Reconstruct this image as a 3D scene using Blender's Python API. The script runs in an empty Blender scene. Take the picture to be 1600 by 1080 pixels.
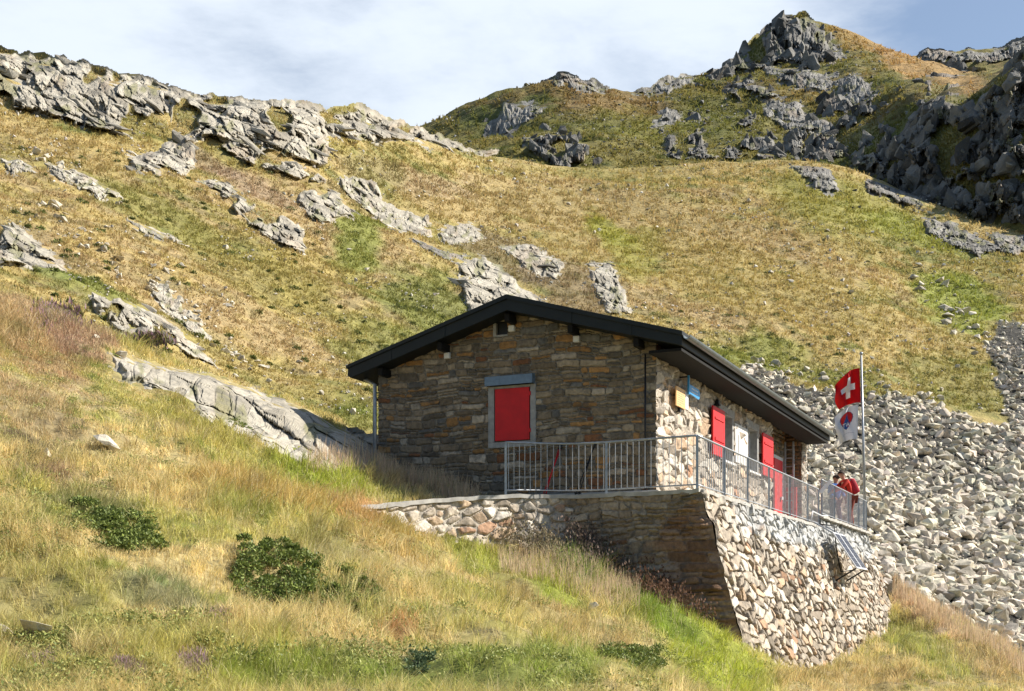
import bpy, bmesh, math
import numpy as np
from mathutils import Vector, Matrix
rng = np.random.default_rng(7)
F, CX, CY = 2000.0, 800.0, 953.0
scene = bpy.context.scene
COL = scene.collection

# ------------------------------------------------------------------ noise
def hsh(ix, iy, iz, seed):
    with np.errstate(over='ignore'):
        h = (ix.astype(np.int64)*374761393 + iy.astype(np.int64)*668265263 + iz.astype(np.int64)*2147483647 + seed*1274126177) & 0xFFFFFFFF
        h = ((h ^ (h >> 13)) * 1274126177) & 0xFFFFFFFF
        h = ((h ^ (h >> 16)) * 2246822519) & 0xFFFFFFFF
        h = h ^ (h >> 15)
    return (h & 0xFFFFFF)/float(0xFFFFFF)
def vn(p, seed=0):
    i = np.floor(p); f = p-i; i = i.astype(np.int64); f = f*f*(3-2*f)
    x, y, z = i[..., 0], i[..., 1], i[..., 2]; r = 0
    for a in (0, 1):
        wa = f[..., 0] if a else 1-f[..., 0]
        for b in (0, 1):
            wb = f[..., 1] if b else 1-f[..., 1]
            for c in (0, 1):
                wc = f[..., 2] if c else 1-f[..., 2]
                r = r + wa*wb*wc*hsh(x+a, y+b, z+c, seed)
    return r
def fbm(p, seed=0, octv=4, gain=.5):
    r = 0; a = 1; t = 0
    for k in range(octv):
        r = r + a*vn(p*(2.03**k)+k*17.3, seed+k*31); t += a; a *= gain
    return r/t
def xyz(x, y=0, z=0):
    x, y, z = np.broadcast_arrays(np.asarray(x, float), y, z)
    return np.stack([x, y, z], -1)
def facet(p, seed, tilt=.8):
    """blocky fractured relief: each 3D cell has its own level and tilt. returns (height, edge distance, id)"""
    i = np.floor(p).astype(np.int64)
    b1 = np.full(p.shape[:-1], 9e9); b2 = b1.copy(); hh = np.zeros(p.shape[:-1]); idd = hh.copy()
    for a in (-1, 0, 1):
        for b in (-1, 0, 1):
            for c in (-1, 0, 1):
                x, y, z = i[..., 0]+a, i[..., 1]+b, i[..., 2]+c
                sx = x+hsh(x, y, z, seed); sy = y+hsh(x, y, z, seed+1); sz = z+hsh(x, y, z, seed+2)
                dx, dy, dz = p[..., 0]-sx, p[..., 1]-sy, p[..., 2]-sz
                dd = dx*dx+dy*dy+dz*dz
                m = dd < b1
                b2 = np.where(m, b1, np.minimum(b2, dd)); b1 = np.where(m, dd, b1)
                r = hsh(x, y, z, seed+3)
                val = (r-.5)+tilt*((hsh(x, y, z, seed+4)-.5)*dx+(hsh(x, y, z, seed+5)-.5)*dy+(hsh(x, y, z, seed+6)-.5)*dz)
                hh = np.where(m, val, hh); idd = np.where(m, r, idd)
    return hh, np.sqrt(b2)-np.sqrt(b1), idd
def sstep(a, b, x):
    t = np.clip((x-a)/(b-a), 0, 1); return t*t*(3-2*t)
def blur(a, n, axis):
    if n < 1: return a
    a = np.moveaxis(a, axis, 0)
    for _ in range(2):
        p = np.concatenate([np.repeat(a[:1], n, 0), a, np.repeat(a[-1:], n, 0)])
        c = np.cumsum(np.concatenate([np.zeros_like(p[:1]), p]), 0)
        a = (c[2*n+1:]-c[:-2*n-1])/(2*n+1)
    return np.moveaxis(a, 0, axis)
def polydist(px, py, poly):
    """signed distance in px, positive inside"""
    poly = np.asarray(poly, float); d = np.full(px.shape, 1e9); ins = np.zeros(px.shape, bool)
    for k in range(len(poly)):
        x0, y0 = poly[k]; x1, y1 = poly[(k+1) % len(poly)]
        ex, ey = x1-x0, y1-y0; L = ex*ex+ey*ey+1e-9
        t = np.clip(((px-x0)*ex+(py-y0)*ey)/L, 0, 1)
        d = np.minimum(d, np.hypot(px-x0-t*ex, py-y0-t*ey))
        if y0 != y1:
            c = ((y0 > py) != (y1 > py)) & (px < (x1-x0)*(py-y0)/(y1-y0)+x0)
            ins ^= c
    return np.where(ins, d, -d)

# ------------------------------------------------------------------ mesh helpers
def link(me, name, mat, parent=None):
    o = bpy.data.objects.new(name, me); COL.objects.link(o)
    if mat is not None and len(me.materials) == 0: me.materials.append(mat)
    if parent is not None: o.parent = parent
    return o
def np_mesh(name, V, quads=None, tris=None, col=None, smooth=False):
    V = np.asarray(V, np.float32).reshape(-1, 3)
    me = bpy.data.meshes.new(name)
    nq = 0 if quads is None else len(quads); nt = 0 if tris is None else len(tris)
    me.vertices.add(len(V)); me.vertices.foreach_set('co', V.ravel())
    li = []; st = []
    if nq: li.append(np.asarray(quads, np.int32).ravel())
    if nt: li.append(np.asarray(tris, np.int32).ravel())
    li = np.concatenate(li); me.loops.add(len(li)); me.loops.foreach_set('vertex_index', li)
    me.polygons.add(nq+nt)
    ls = np.concatenate([np.arange(nq)*4, nq*4+np.arange(nt)*3]).astype(np.int32)
    me.polygons.foreach_set('loop_start', ls)
    me.polygons.foreach_set('use_smooth', np.full(nq+nt, smooth))
    me.update(calc_edges=True)
    if col is not None:
        at = me.color_attributes.new('Col', 'FLOAT_COLOR', 'POINT')
        c = np.ones((len(V), 4), np.float32); c[:, :3] = np.asarray(col).reshape(-1, 3)
        at.data.foreach_set('color', c.ravel())
    return me
def grid_quads(nr, nc, keep=None):
    r, c = np.meshgrid(np.arange(nr-1), np.arange(nc-1), indexing='ij')
    a = r*nc+c
    q = np.stack([a, a+1, a+nc+1, a+nc], -1)
    if keep is not None: q = q[keep]
    return q.reshape(-1, 4)
def grid_obj(name, P, col, mat, parent=None, keep=None, smooth=False, flip=False):
    q = grid_quads(P.shape[0], P.shape[1], keep)
    if flip: q = q[:, ::-1]
    used = np.zeros(P.shape[0]*P.shape[1], bool); used[q.ravel()] = True
    idx = np.cumsum(used)-1
    me = np_mesh(name, P.reshape(-1, 3)[used], idx[q], None, np.asarray(col).reshape(-1, 3)[used], smooth)
    return link(me, name, mat, parent)
def bm_obj(name, bm, mat, parent=None, bevel=0, smooth=False):
    if bevel:
        bmesh.ops.bevel(bm, geom=bm.edges[:], offset=bevel, segments=1, affect='EDGES', clamp_overlap=True)
    bmesh.ops.recalc_face_normals(bm, faces=bm.faces[:])
    me = bpy.data.meshes.new(name); bm.to_mesh(me); bm.free()
    if smooth: me.polygons.foreach_set('use_smooth', [True]*len(me.polygons))
    return link(me, name, mat, parent)
def add_hexa(bm, pts):
    """8 corners: bottom 0-3, top 4-7"""
    v = [bm.verts.new(p) for p in pts]
    for f in ((3, 2, 1, 0), (4, 5, 6, 7), (0, 1, 5, 4), (1, 2, 6, 5), (2, 3, 7, 6), (3, 0, 4, 7)):
        bm.faces.new([v[k] for k in f])
def tube(bm, pts, r, seg=8, r2=None):
    pts = [Vector(p) for p in pts]; rings = []
    for k, p in enumerate(pts):
        t = (pts[min(k+1, len(pts)-1)]-pts[max(k-1, 0)]).normalized()
        u = t.orthogonal().normalized() if k == 0 else (u - t*u.dot(t)).normalized()
        w = t.cross(u); rr = r if r2 is None else r+(r2-r)*k/(len(pts)-1)
        rings.append([bm.verts.new(p+(u*math.cos(a)+w*math.sin(a))*rr) for a in [2*math.pi*j/seg for j in range(seg)]])
    for k in range(len(rings)-1):
        for j in range(seg):
            bm.faces.new((rings[k][j], rings[k][(j+1) % seg], rings[k+1][(j+1) % seg], rings[k+1][j]))
    bm.faces.new(rings[0][::-1]); bm.faces.new(rings[-1])
def prism(bm, poly, vec):
    a = [bm.verts.new(Vector(p)) for p in poly]; b = [bm.verts.new(Vector(p)+Vector(vec)) for p in poly]
    n = len(poly); bm.faces.new(a); bm.faces.new(b[::-1])
    for k in range(n): bm.faces.new((a[k], b[k], b[(k+1) % n], a[(k+1) % n]))
def tag(o, label=None, cat=None, group=None, kind=None):
    if label: o['label'] = label
    if cat: o['category'] = cat
    if group: o['group'] = group
    if kind: o['kind'] = kind
    return o
def empty(name, loc, label, cat, group=None):
    o = bpy.data.objects.new(name, None); COL.objects.link(o); o.location = loc; o.empty_display_size = .3
    tag(o, label, cat, group); bpy.context.view_layer.update(); return o
def reparent(o, parent):
    o.parent = parent; o.matrix_parent_inverse = parent.matrix_basis.inverted() if parent.parent is None else Matrix.Identity(4)

# ------------------------------------------------------------------ materials
def newmat(name):
    m = bpy.data.materials.new(name); m.use_nodes = True
    nt = m.node_tree; return m, nt, nt.nodes['Principled BSDF']
def N(nt, t, **kw):
    n = nt.nodes.new(t)
    for k, v in kw.items():
        if hasattr(n, k): setattr(n, k, v)
        else: n.inputs[k].default_value = v
    return n
def mat_attr(name, rough=.9, scale=20., amt=.5, bump=.3, bdist=.02, spec=.2, lichen=None, transl=0., scale2=None):
    m, nt, bs = newmat(name); L = nt.links.new
    at = N(nt, 'ShaderNodeVertexColor', layer_name='Col'); geo = N(nt, 'ShaderNodeNewGeometry')
    n1 = N(nt, 'ShaderNodeTexNoise'); n1.inputs['Scale'].default_value = scale; n1.inputs['Detail'].default_value = 8; n1.inputs['Roughness'].default_value = .65
    L(geo.outputs['Position'], n1.inputs['Vector'])
    mr = N(nt, 'ShaderNodeMapRange'); mr.inputs['From Min'].default_value = .3; mr.inputs['From Max'].default_value = .7
    mr.inputs['To Min'].default_value = 1-amt; mr.inputs['To Max'].default_value = 1+amt; L(n1.outputs['Fac'], mr.inputs['Value'])
    mx = N(nt, 'ShaderNodeMix', data_type='RGBA', blend_type='MULTIPLY'); mx.inputs['Factor'].default_value = 1
    L(at.outputs['Color'], mx.inputs['A']); L(mr.outputs['Result'], mx.inputs['B']); out = mx.outputs['Result']
    if lichen:
        n2 = N(nt, 'ShaderNodeTexNoise'); n2.inputs['Scale'].default_value = scale2 or scale*.35; n2.inputs['Detail'].default_value = 6
        L(geo.outputs['Position'], n2.inputs['Vector'])
        cr = N(nt, 'ShaderNodeMapRange'); cr.inputs['From Min'].default_value = .55; cr.inputs['From Max'].default_value = .66; cr.inputs['To Max'].default_value = .6
        L(n2.outputs['Fac'], cr.inputs['Value'])
        m2 = N(nt, 'ShaderNodeMix', data_type='RGBA'); L(cr.outputs['Result'], m2.inputs['Factor']); L(out, m2.inputs['A']); m2.inputs['B'].default_value = (*lichen, 1)
        out = m2.outputs['Result']
    L(out, bs.inputs['Base Color']); bs.inputs['Roughness'].default_value = rough; bs.inputs['Specular IOR Level'].default_value = spec
    if bump:
        bp = N(nt, 'ShaderNodeBump'); bp.inputs['Strength'].default_value = bump; bp.inputs['Distance'].default_value = bdist
        L(n1.outputs['Fac'], bp.inputs['Height']); L(bp.outputs['Normal'], bs.inputs['Normal'])
    if transl:
        tr = N(nt, 'ShaderNodeBsdfTranslucent'); L(out, tr.inputs['Color']); ms = N(nt, 'ShaderNodeMixShader'); ms.inputs[0].default_value = transl
        L(bs.outputs[0], ms.inputs[1]); L(tr.outputs[0], ms.inputs[2]); L(ms.outputs[0], nt.nodes['Material Output'].inputs['Surface'])
    return m
def mat_plain(name, c, rough=.6, metal=0., amt=.15, scale=8., bump=.1, spec=.4, bdist=.005, emit=None):
    m, nt, bs = newmat(name); L = nt.links.new
    geo = N(nt, 'ShaderNodeNewGeometry'); n1 = N(nt, 'ShaderNodeTexNoise'); n1.inputs['Scale'].default_value = scale; n1.inputs['Detail'].default_value = 6
    L(geo.outputs['Position'], n1.inputs['Vector'])
    mr = N(nt, 'ShaderNodeMapRange'); mr.inputs['From Min'].default_value = .3; mr.inputs['From Max'].default_value = .7
    mr.inputs['To Min'].default_value = 1-amt; mr.inputs['To Max'].default_value = 1+amt; L(n1.outputs['Fac'], mr.inputs['Value'])
    mx = N(nt, 'ShaderNodeMix', data_type='RGBA', blend_type='MULTIPLY'); mx.inputs['Factor'].default_value = 1
    mx.inputs['A'].default_value = (*c, 1); L(mr.outputs['Result'], mx.inputs['B']); L(mx.outputs['Result'], bs.inputs['Base Color'])
    bs.inputs['Roughness'].default_value = rough; bs.inputs['Metallic'].default_value = metal; bs.inputs['Specular IOR Level'].default_value = spec
    if bump:
        bp = N(nt, 'ShaderNodeBump'); bp.inputs['Strength'].default_value = bump; bp.inputs['Distance'].default_value = bdist
        L(n1.outputs['Fac'], bp.inputs['Height']); L(bp.outputs['Normal'], bs.inputs['Normal'])
    return m
M = {}
M['soil'] = mat_attr('turf_ground', scale=6, amt=.45, bump=.6, bdist=.05)
M['meadow'] = mat_attr('meadow_turf', scale=1.6, amt=.4, bump=1., bdist=.35)
M['far'] = mat_attr('mountain_turf', scale=.45, amt=.4, bump=1., bdist=1.2)
M['rockL'] = mat_attr('pale_gneiss', scale=1.1, amt=.32, bump=.9, bdist=.3, lichen=(.13, .12, .10), scale2=.7)
M['rockN'] = mat_attr('near_gneiss', scale=5, amt=.28, bump=.8, bdist=.04, lichen=(.14, .13, .11), scale2=2.2)
M['rockF'] = mat_attr('dark_gneiss', scale=.5, amt=.4, bump=1., bdist=.8, lichen=(.05, .05, .04), scale2=.3)
M['scree'] = mat_attr('scree_stone', scale=3, amt=.35, bump=.8, bdist=.08, lichen=(.24, .22, .17), scale2=1.6)
M['stone'] = mat_attr('wall_stone', scale=14, amt=.38, bump=.8, bdist=.012, lichen=(.10, .09, .075), scale2=5)
M['grass'] = mat_attr('grass_blade', rough=.7, scale=30, amt=.15, bump=0, transl=.35, spec=.15)
M['tuft'] = mat_attr('meadow_tuft', rough=.85, scale=4, amt=.14, bump=0, transl=.42, spec=.1)
M['leaf'] = mat_attr('shrub_leaf', rough=.55, scale=30, amt=.15, bump=0, transl=.15, spec=.22)
M['roof'] = mat_plain('roof_sheet', (.010, .013, .013), rough=.6, amt=.25, scale=3, spec=.35)
M['gutter'] = mat_plain('zinc_gutter', (.16, .18, .18), rough=.38, metal=.6, amt=.2)
M['steel'] = mat_plain('galvanised_steel', (.36, .38, .40), rough=.45, metal=.55, amt=.2, scale=12)
M['red'] = mat_plain('red_paint', (.60, .010, .014), rough=.6, amt=.12, scale=5, bump=.15)
M['glass'] = mat_plain('window_glass', (.012, .016, .03), rough=.2, amt=.05, spec=.25, bump=0)
M['frame'] = mat_plain('white_frame', (.62, .63, .64), rough=.5, amt=.08)
M['plaster'] = mat_plain('grey_render', (.33, .32, .30), rough=.9, amt=.22, scale=10, bump=.4)
M['plasterW'] = mat_plain('pale_render', (.70, .68, .64), rough=.9, amt=.1, scale=6, bump=.3)
M['hood'] = mat_plain('blue_grey_sheet', (.15, .21, .28), rough=.5, metal=.2, amt=.15, scale=15)
M['black'] = mat_plain('black_metal', (.012, .012, .014), rough=.5)
M['wood'] = mat_plain('dark_timber', (.007, .006, .005), rough=.95, amt=.4, scale=12)
M['conc'] = mat_plain('concrete', (.42, .40, .36), rough=.95, amt=.25, scale=5, bump=.5, bdist=.01)
M['blue'] = mat_plain('blue_enamel', (.05, .30, .62), rough=.35, amt=.05)
M['yellow'] = mat_plain('yellow_board', (.80, .48, .20), rough=.6, amt=.12, scale=25)
M['white'] = mat_plain('white_paint', (.82, .82, .82), rough=.5, amt=.04)
M['skin'] = mat_plain('skin', (.50, .27, .18), rough=.6, amt=.05)
M['jred'] = mat_plain('red_jacket', (.55, .03, .015), rough=.8, amt=.15, scale=12, bump=.3)
M['jblue'] = mat_plain('blue_jacket', (.02, .14, .48), rough=.8, amt=.15, scale=12, bump=.3)
M['tblue'] = mat_plain('slate_trousers', (.05, .075, .12), rough=.9, amt=.2)
M['tdark'] = mat_plain('rust_trousers', (.20, .045, .03), rough=.9, amt=.2)
M['pack'] = mat_plain('crimson_pack', (.42, .015, .03), rough=.75, amt=.2, scale=15)
M['hair'] = mat_plain('brown_hair', (.05, .03, .02), rough=.8)
M['boot'] = mat_plain('boot_leather', (.05, .035, .025), rough=.8)
M['cloth'] = mat_attr('flag_cloth', rough=.85, scale=20, amt=.05, bump=0, transl=.3)
M['cell'] = mat_plain('solar_cell', (.03, .05, .10), rough=.2, amt=.1, spec=.5, bump=0)

# ------------------------------------------------------------------ terrain sheets (rings of ground height at given distances)
class Sheet:
    """every ring = list of (distance, picture height) for each control column; gives a ground surface and depth lookup"""
    def __init__(s, cols, step, rows, bx=8, bv=3, vis=None, disp=None):
        xs = np.array([c[0] for c in cols], float)
        Y = np.array([[r[0] for r in c[1]] for c in cols]).T; Pz = np.array([[(CY-r[1])*r[0]/F for r in c[1]] for c in cols]).T
        s.px = np.arange(xs[0], xs[-1]+.1, step)
        Yd = blur(np.array([np.interp(s.px, xs, y) for y in Y]), bx, 1)
        Zd = blur(np.array([np.interp(s.px, xs, y) for y in Pz]), bx, 1)
        v = np.concatenate([np.linspace(k, k+1, n, endpoint=False) for k, n in enumerate(rows)]+[[len(rows)]])
        i = np.minimum(v.astype(int), len(rows)-1); f = (v-i)[:, None]
        s.Y = blur(Yd[i]*(1-f)+Yd[i+1]*f, bv, 0); s.Z = blur(Zd[i]*(1-f)+Zd[i+1]*f, bv, 0)
        s.disp = disp or (lambda x, y: 0*x)
        s.X = (s.px[None, :]-CX)/F*s.Y
        s.py = CY-F*s.Z/s.Y
        s.step = step
        # depth table over picture rows: nearest visible surface, walking outwards
        s.pyg = np.arange(-20, 1240, 2.)
        tab = np.zeros((len(s.pyg), len(s.px)))
        for c in range(len(s.px)):
            pyc = np.minimum.accumulate(s.py[:, c]); k = int(np.argmin(s.py[:, c]))
            tab[:, c] = np.interp(-s.pyg, -pyc[:k+1]+np.arange(k+1)*1e-6, s.Y[:k+1, c])
        s.tab = tab
    def P(s):
        P = np.stack([s.X, s.Y, s.Z], -1); P[..., 2] += s.disp(P[..., 0], P[..., 1]); return P
    def at(s, px, py, disp=True):
        px = np.asarray(px, float); py = np.asarray(py, float)
        c = np.clip((px-s.px[0])/s.step, 0, len(s.px)-1.001); r = np.clip((py-s.pyg[0])/2, 0, len(s.pyg)-1.001)
        ci = c.astype(int); ri = r.astype(int); cf = c-ci; rf = r-ri
        Y = (s.tab[ri, ci]*(1-cf)+s.tab[ri, ci+1]*cf)*(1-rf)+(s.tab[ri+1, ci]*(1-cf)+s.tab[ri+1, ci+1]*cf)*rf
        P = np.stack([(px-CX)/F*Y, Y, (CY-py)/F*Y], -1)
        if disp: P[..., 2] += s.disp(P[..., 0], P[..., 1])
        return P
def d1(x, y):
    return (fbm(xyz(x*.8, y*.8, 0), 3, 4)-.5)*.5*sstep(4, 9, y) + (fbm(xyz(x*4, y*4, 0), 5, 3)-.5)*.12
def d2(x, y):
    return (fbm(xyz(x*.12, y*.12, 0), 11, 4)-.5)*1.6 + (fbm(xyz(x*.9, y*.9, 0), 15, 3)-.5)*.3
def d3(x, y):
    return (fbm(xyz(x*.03, y*.03, 0), 21, 5)-.5)*9 + (fbm(xyz(x*.25, y*.25, 0), 25, 3)-.5)*2.2
S1 = Sheet([
 (-500, [(3, 1600), (7, 1000), (11, 750), (16, 540), (22, 370), (24, 320), (28, 250), (36, 300), (46, 400)]),
 (0,    [(3, 1750), (8, 1080), (11.5, 900), (16, 730), (21, 575), (23, 530), (27, 447), (34, 520), (46, 620)]),
 (150,  [(3, 1800), (8, 1080), (11.5, 910), (16, 760), (21.5, 620), (23.5, 580), (27.5, 508), (35, 570), (46, 680)]),
 (300,  [(3, 1850), (8, 1085), (11.5, 925), (16, 800), (22, 672), (24, 635), (28, 568), (36, 620), (46, 720)]),
 (450,  [(3, 1900), (8, 1090), (12, 950), (16.5, 840), (22, 737), (24, 700), (29, 622), (37, 680), (46, 760)]),
 (520,  [(3, 1930), (8, 1095), (12, 965), (17, 850), (22, 765), (24, 735), (29.5, 648), (38, 700), (46, 780)]),
 (580,  [(3, 1950), (8, 1100), (12, 975), (17, 865), (22.0, 800), (23.4, 782), (28.8, 694), (38, 740), (46, 800)]),
 (640,  [(3, 1960), (8, 1100), (12.5, 980), (17.5, 890), (22.7, 828), (24.1, 783), (28.5, 735), (38, 780), (46, 820)]),
 (690,  [(3, 1970), (8, 1105), (12.5, 990), (17.5, 910), (23.1, 862), (24.6, 783), (28, 757), (38, 800), (46, 830)]),
 (794,  [(3, 1980), (8, 1110), (12.5, 1005), (18, 930), (23.8, 867), (25.6, 786), (28, 790), (38, 830), (46, 850)]),
 (870,  [(3, 1990), (8, 1115), (12.5, 1025), (18, 955), (24.2, 873), (26, 795), (29, 800), (38, 840), (46, 860)]),
 (940,  [(3, 2000), (8, 1125), (12.5, 1040), (18, 975), (24.0, 893), (26, 840), (30, 830), (38, 850), (46, 870)]),
 (1000, [(3, 2020), (8, 1135), (12.5, 1055), (18, 990), (23.4, 920), (26, 880), (31, 860), (40, 870), (47, 880)]),
 (1095, [(3, 2050), (8.5, 1150), (12.5, 1085), (17, 1030), (22.7, 968), (26, 950), (32, 900), (40, 890), (47, 890)]),
 (1160, [(3, 2100), (9, 1190), (13, 1120), (18, 1060), (22.2, 1003), (27, 1000), (34, 930), (42, 910), (48, 900)]),
 (1240, [(3, 2150), (10, 1220), (15, 1150), (21, 1090), (26.0, 1047), (31, 1030), (38, 960), (44, 930), (48, 910)]),
 (1310, [(3, 2180), (11, 1230), (17, 1150), (24, 1085), (31, 1028), (36, 1015), (42, 960), (46, 940), (50, 930)]),
 (1365, [(3, 2190), (11, 1235), (18, 1150), (26, 1075), (36, 998), (39, 985), (42, 960), (47, 940), (51, 950)]),
 (1400, [(3, 2200), (12, 1240), (19, 1150), (27, 1065), (40.5, 968), (42.5, 935), (45, 905), (48, 930), (52, 980)]),
 (1500, [(3, 2250), (12, 1260), (17, 1160), (24, 1090), (31, 1030), (35, 998), (40, 967), (46, 1000), (52, 1060)]),
 (1600, [(3, 2300), (12, 1280), (16, 1190), (21, 1120), (26, 1072), (29, 1045), (33, 1028), (40, 1070), (50, 1120)]),
 (2100, [(3, 2500), (12, 1500), (16, 1400), (21, 1330), (26, 1280), (30, 1250), (34, 1230), (40, 1260), (50, 1330)]),
], 4, [14, 50, 55, 55, 30, 40, 14, 8], bx=4, bv=2, disp=d1)
S2 = Sheet([
 (-500, [(30, 450), (45, 250), (65, 110), (85, 10), (105, -70), (135, -20)]),
 (-80,  [(32, 510), (45, 390), (65, 262), (85, 155), (105, 66), (135, 110)]),
 (0,    [(33, 520), (45, 400), (65, 272), (85, 170), (105, 80), (135, 120)]),
 (150,  [(33, 580), (46, 440), (66, 315), (86, 205), (106, 110), (136, 150)]),
 (300,  [(34, 640), (48, 500), (68, 370), (88, 250), (108, 148), (138, 190)]),
 (450,  [(35, 700), (50, 560), (70, 420), (92, 290), (112, 166), (145, 200)]),
 (530,  [(35, 710), (51, 575), (72, 440), (97, 308), (125, 176), (160, 205)]),
 (600,  [(36, 720), (52, 590), (75, 450), (105, 322), (135, 196), (165, 220)]),
 (660,  [(37, 725), (53, 595), (78, 455), (110, 328), (143, 216), (172, 232)]),
 (780,  [(38, 730), (56, 608), (82, 475), (120, 350), (157, 246), (180, 262)]),
 (900,  [(40, 735), (57, 625), (83, 495), (122, 362), (165, 263), (185, 280)]),
 (1000, [(42, 740), (58, 640), (84, 510), (122, 372), (168, 259), (190, 275)]),
 (1160, [(45, 810), (60, 680), (84, 540), (122, 390), (170, 249), (190, 262)]),
 (1260, [(47, 880), (62, 725), (84, 570), (122, 402), (172, 246), (192, 255)]),
 (1330, [(47, 905), (61, 750), (82, 597), (121, 415), (169, 262), (190, 262)]),
 (1400, [(47, 935), (60, 785), (80, 625), (120, 440), (163, 300), (185, 290)]),
 (1500, [(44, 1000), (57, 840), (78, 665), (115, 480), (150, 340), (175, 330)]),
 (1600, [(38, 1060), (52, 900), (75, 700), (110, 505), (145, 358), (170, 350)]),
 (2100, [(38, 1250), (52, 1080), (75, 880), (110, 680), (145, 520), (170, 500)]),
], 4, [40, 60, 70, 70, 20], bx=6, bv=6, disp=d2)
S3 = Sheet([
 (400,  [(170, 330), (230, 290), (280, 260), (320, 240), (360, 270)]),
 (640,  [(175, 300), (220, 265), (270, 232), (310, 206), (350, 240)]),
 (700,  [(178, 300), (215, 260), (260, 222), (305, 188), (350, 230)]),
 (780,  [(180, 300), (215, 250), (260, 205), (300, 160), (350, 200)]),
 (860,  [(185, 310), (215, 250), (255, 190), (300, 134), (350, 170)]),
 (910,  [(188, 315), (215, 255), (255, 190), (300, 134), (350, 170)]),
 (1000, [(190, 305), (218, 250), (262, 195), (310, 147), (360, 180)]),
 (1085, [(190, 298), (222, 245), (275, 180), (330, 124), (380, 150)]),
 (1150, [(190, 290), (225, 240), (285, 160), (350, 88), (400, 110)]),
 (1215, [(190, 290), (230, 230), (295, 130), (370, 38), (420, 70)]),
 (1260, [(190, 290), (230, 225), (295, 125), (375, 30), (425, 60)]),
 (1310, [(188, 290), (222, 225), (285, 130), (375, 40), (425, 70)]),
 (1360, [(180, 300), (200, 225), (250, 150), (370, 60), (420, 90)]),
 (1430, [(168, 330), (182, 220), (210, 140), (365, 92), (420, 120)]),
 (1500, [(155, 365), (168, 240), (184, 140), (350, 110), (400, 130)]),
 (1560, [(150, 375), (162, 235), (178, 118), (300, 112), (380, 130)]),
 (1600, [(146, 380), (158, 230), (172, 95), (280, 110), (370, 130)]),
 (1900, [(135, 420), (150, 250), (165, 60), (270, 80), (370, 110)]),
], 4, [90, 90, 90, 14], bx=3, bv=5, disp=d3)
S4 = Sheet([
 (1200, [(430, 200), (520, 140), (560, 160)]), (1430, [(430, 200), (520, 84), (560, 110)]), (1500, [(430, 190), (520, 72), (560, 100)]),
 (1560, [(430, 185), (520, 66), (560, 95)]), (1600, [(430, 180), (520, 54), (560, 90)]), (1900, [(430, 150), (520, 10), (560, 60)]),
], 4, [70, 10], bx=2, bv=2, disp=d3)

# ------------------------------------------------------------------ colour fields of the vegetation
def mixc(a, b, t): return a*(1-t[..., None])+b*t[..., None]
C = lambda *c: np.array(c, float)
STRAW, OLIVE, GREEN, LIME, RUST, HEATH, PALE = C(.46, .36, .15), C(.22, .21, .05), C(.10, .145, .03), C(.32, .36, .05), C(.38, .20, .08), C(.30, .17, .15), C(.58, .49, .29)
def field(px, py, P, patches, scale, seed, base):
    a, b, g, h = base
    n1 = fbm(P*scale, seed, 4); n2 = fbm(P*scale*3.1, seed+7, 3); n3 = fbm(P*scale*9, seed+13, 2)
    c = mixc(np.broadcast_to(a, P.shape), np.broadcast_to(b, P.shape), sstep(.42, .62, n1*.6+n2*.4))
    c = mixc(c, np.broadcast_to(g, P.shape), sstep(.55, .68, n2*.5+n3*.5)*.9)
    c = mixc(c, np.broadcast_to(h, P.shape), sstep(.56, .66, fbm(P*scale*.7+40, seed+19, 3)*.65+n3*.35)*.6)
    for (x, y, rx, ry, rot, cc, st) in patches:  # each patch: a place where other plants grow
        ca, sa = math.cos(rot), math.sin(rot); dx, dy = px-x, py-y
        r = np.hypot((dx*ca+dy*sa)/rx, (-dx*sa+dy*ca)/ry)+(n2-.5)*1.2
        c = mixc(c, np.broadcast_to(cc, P.shape), st*(1-sstep(.6, 1.15, r)))
    return c
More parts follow.
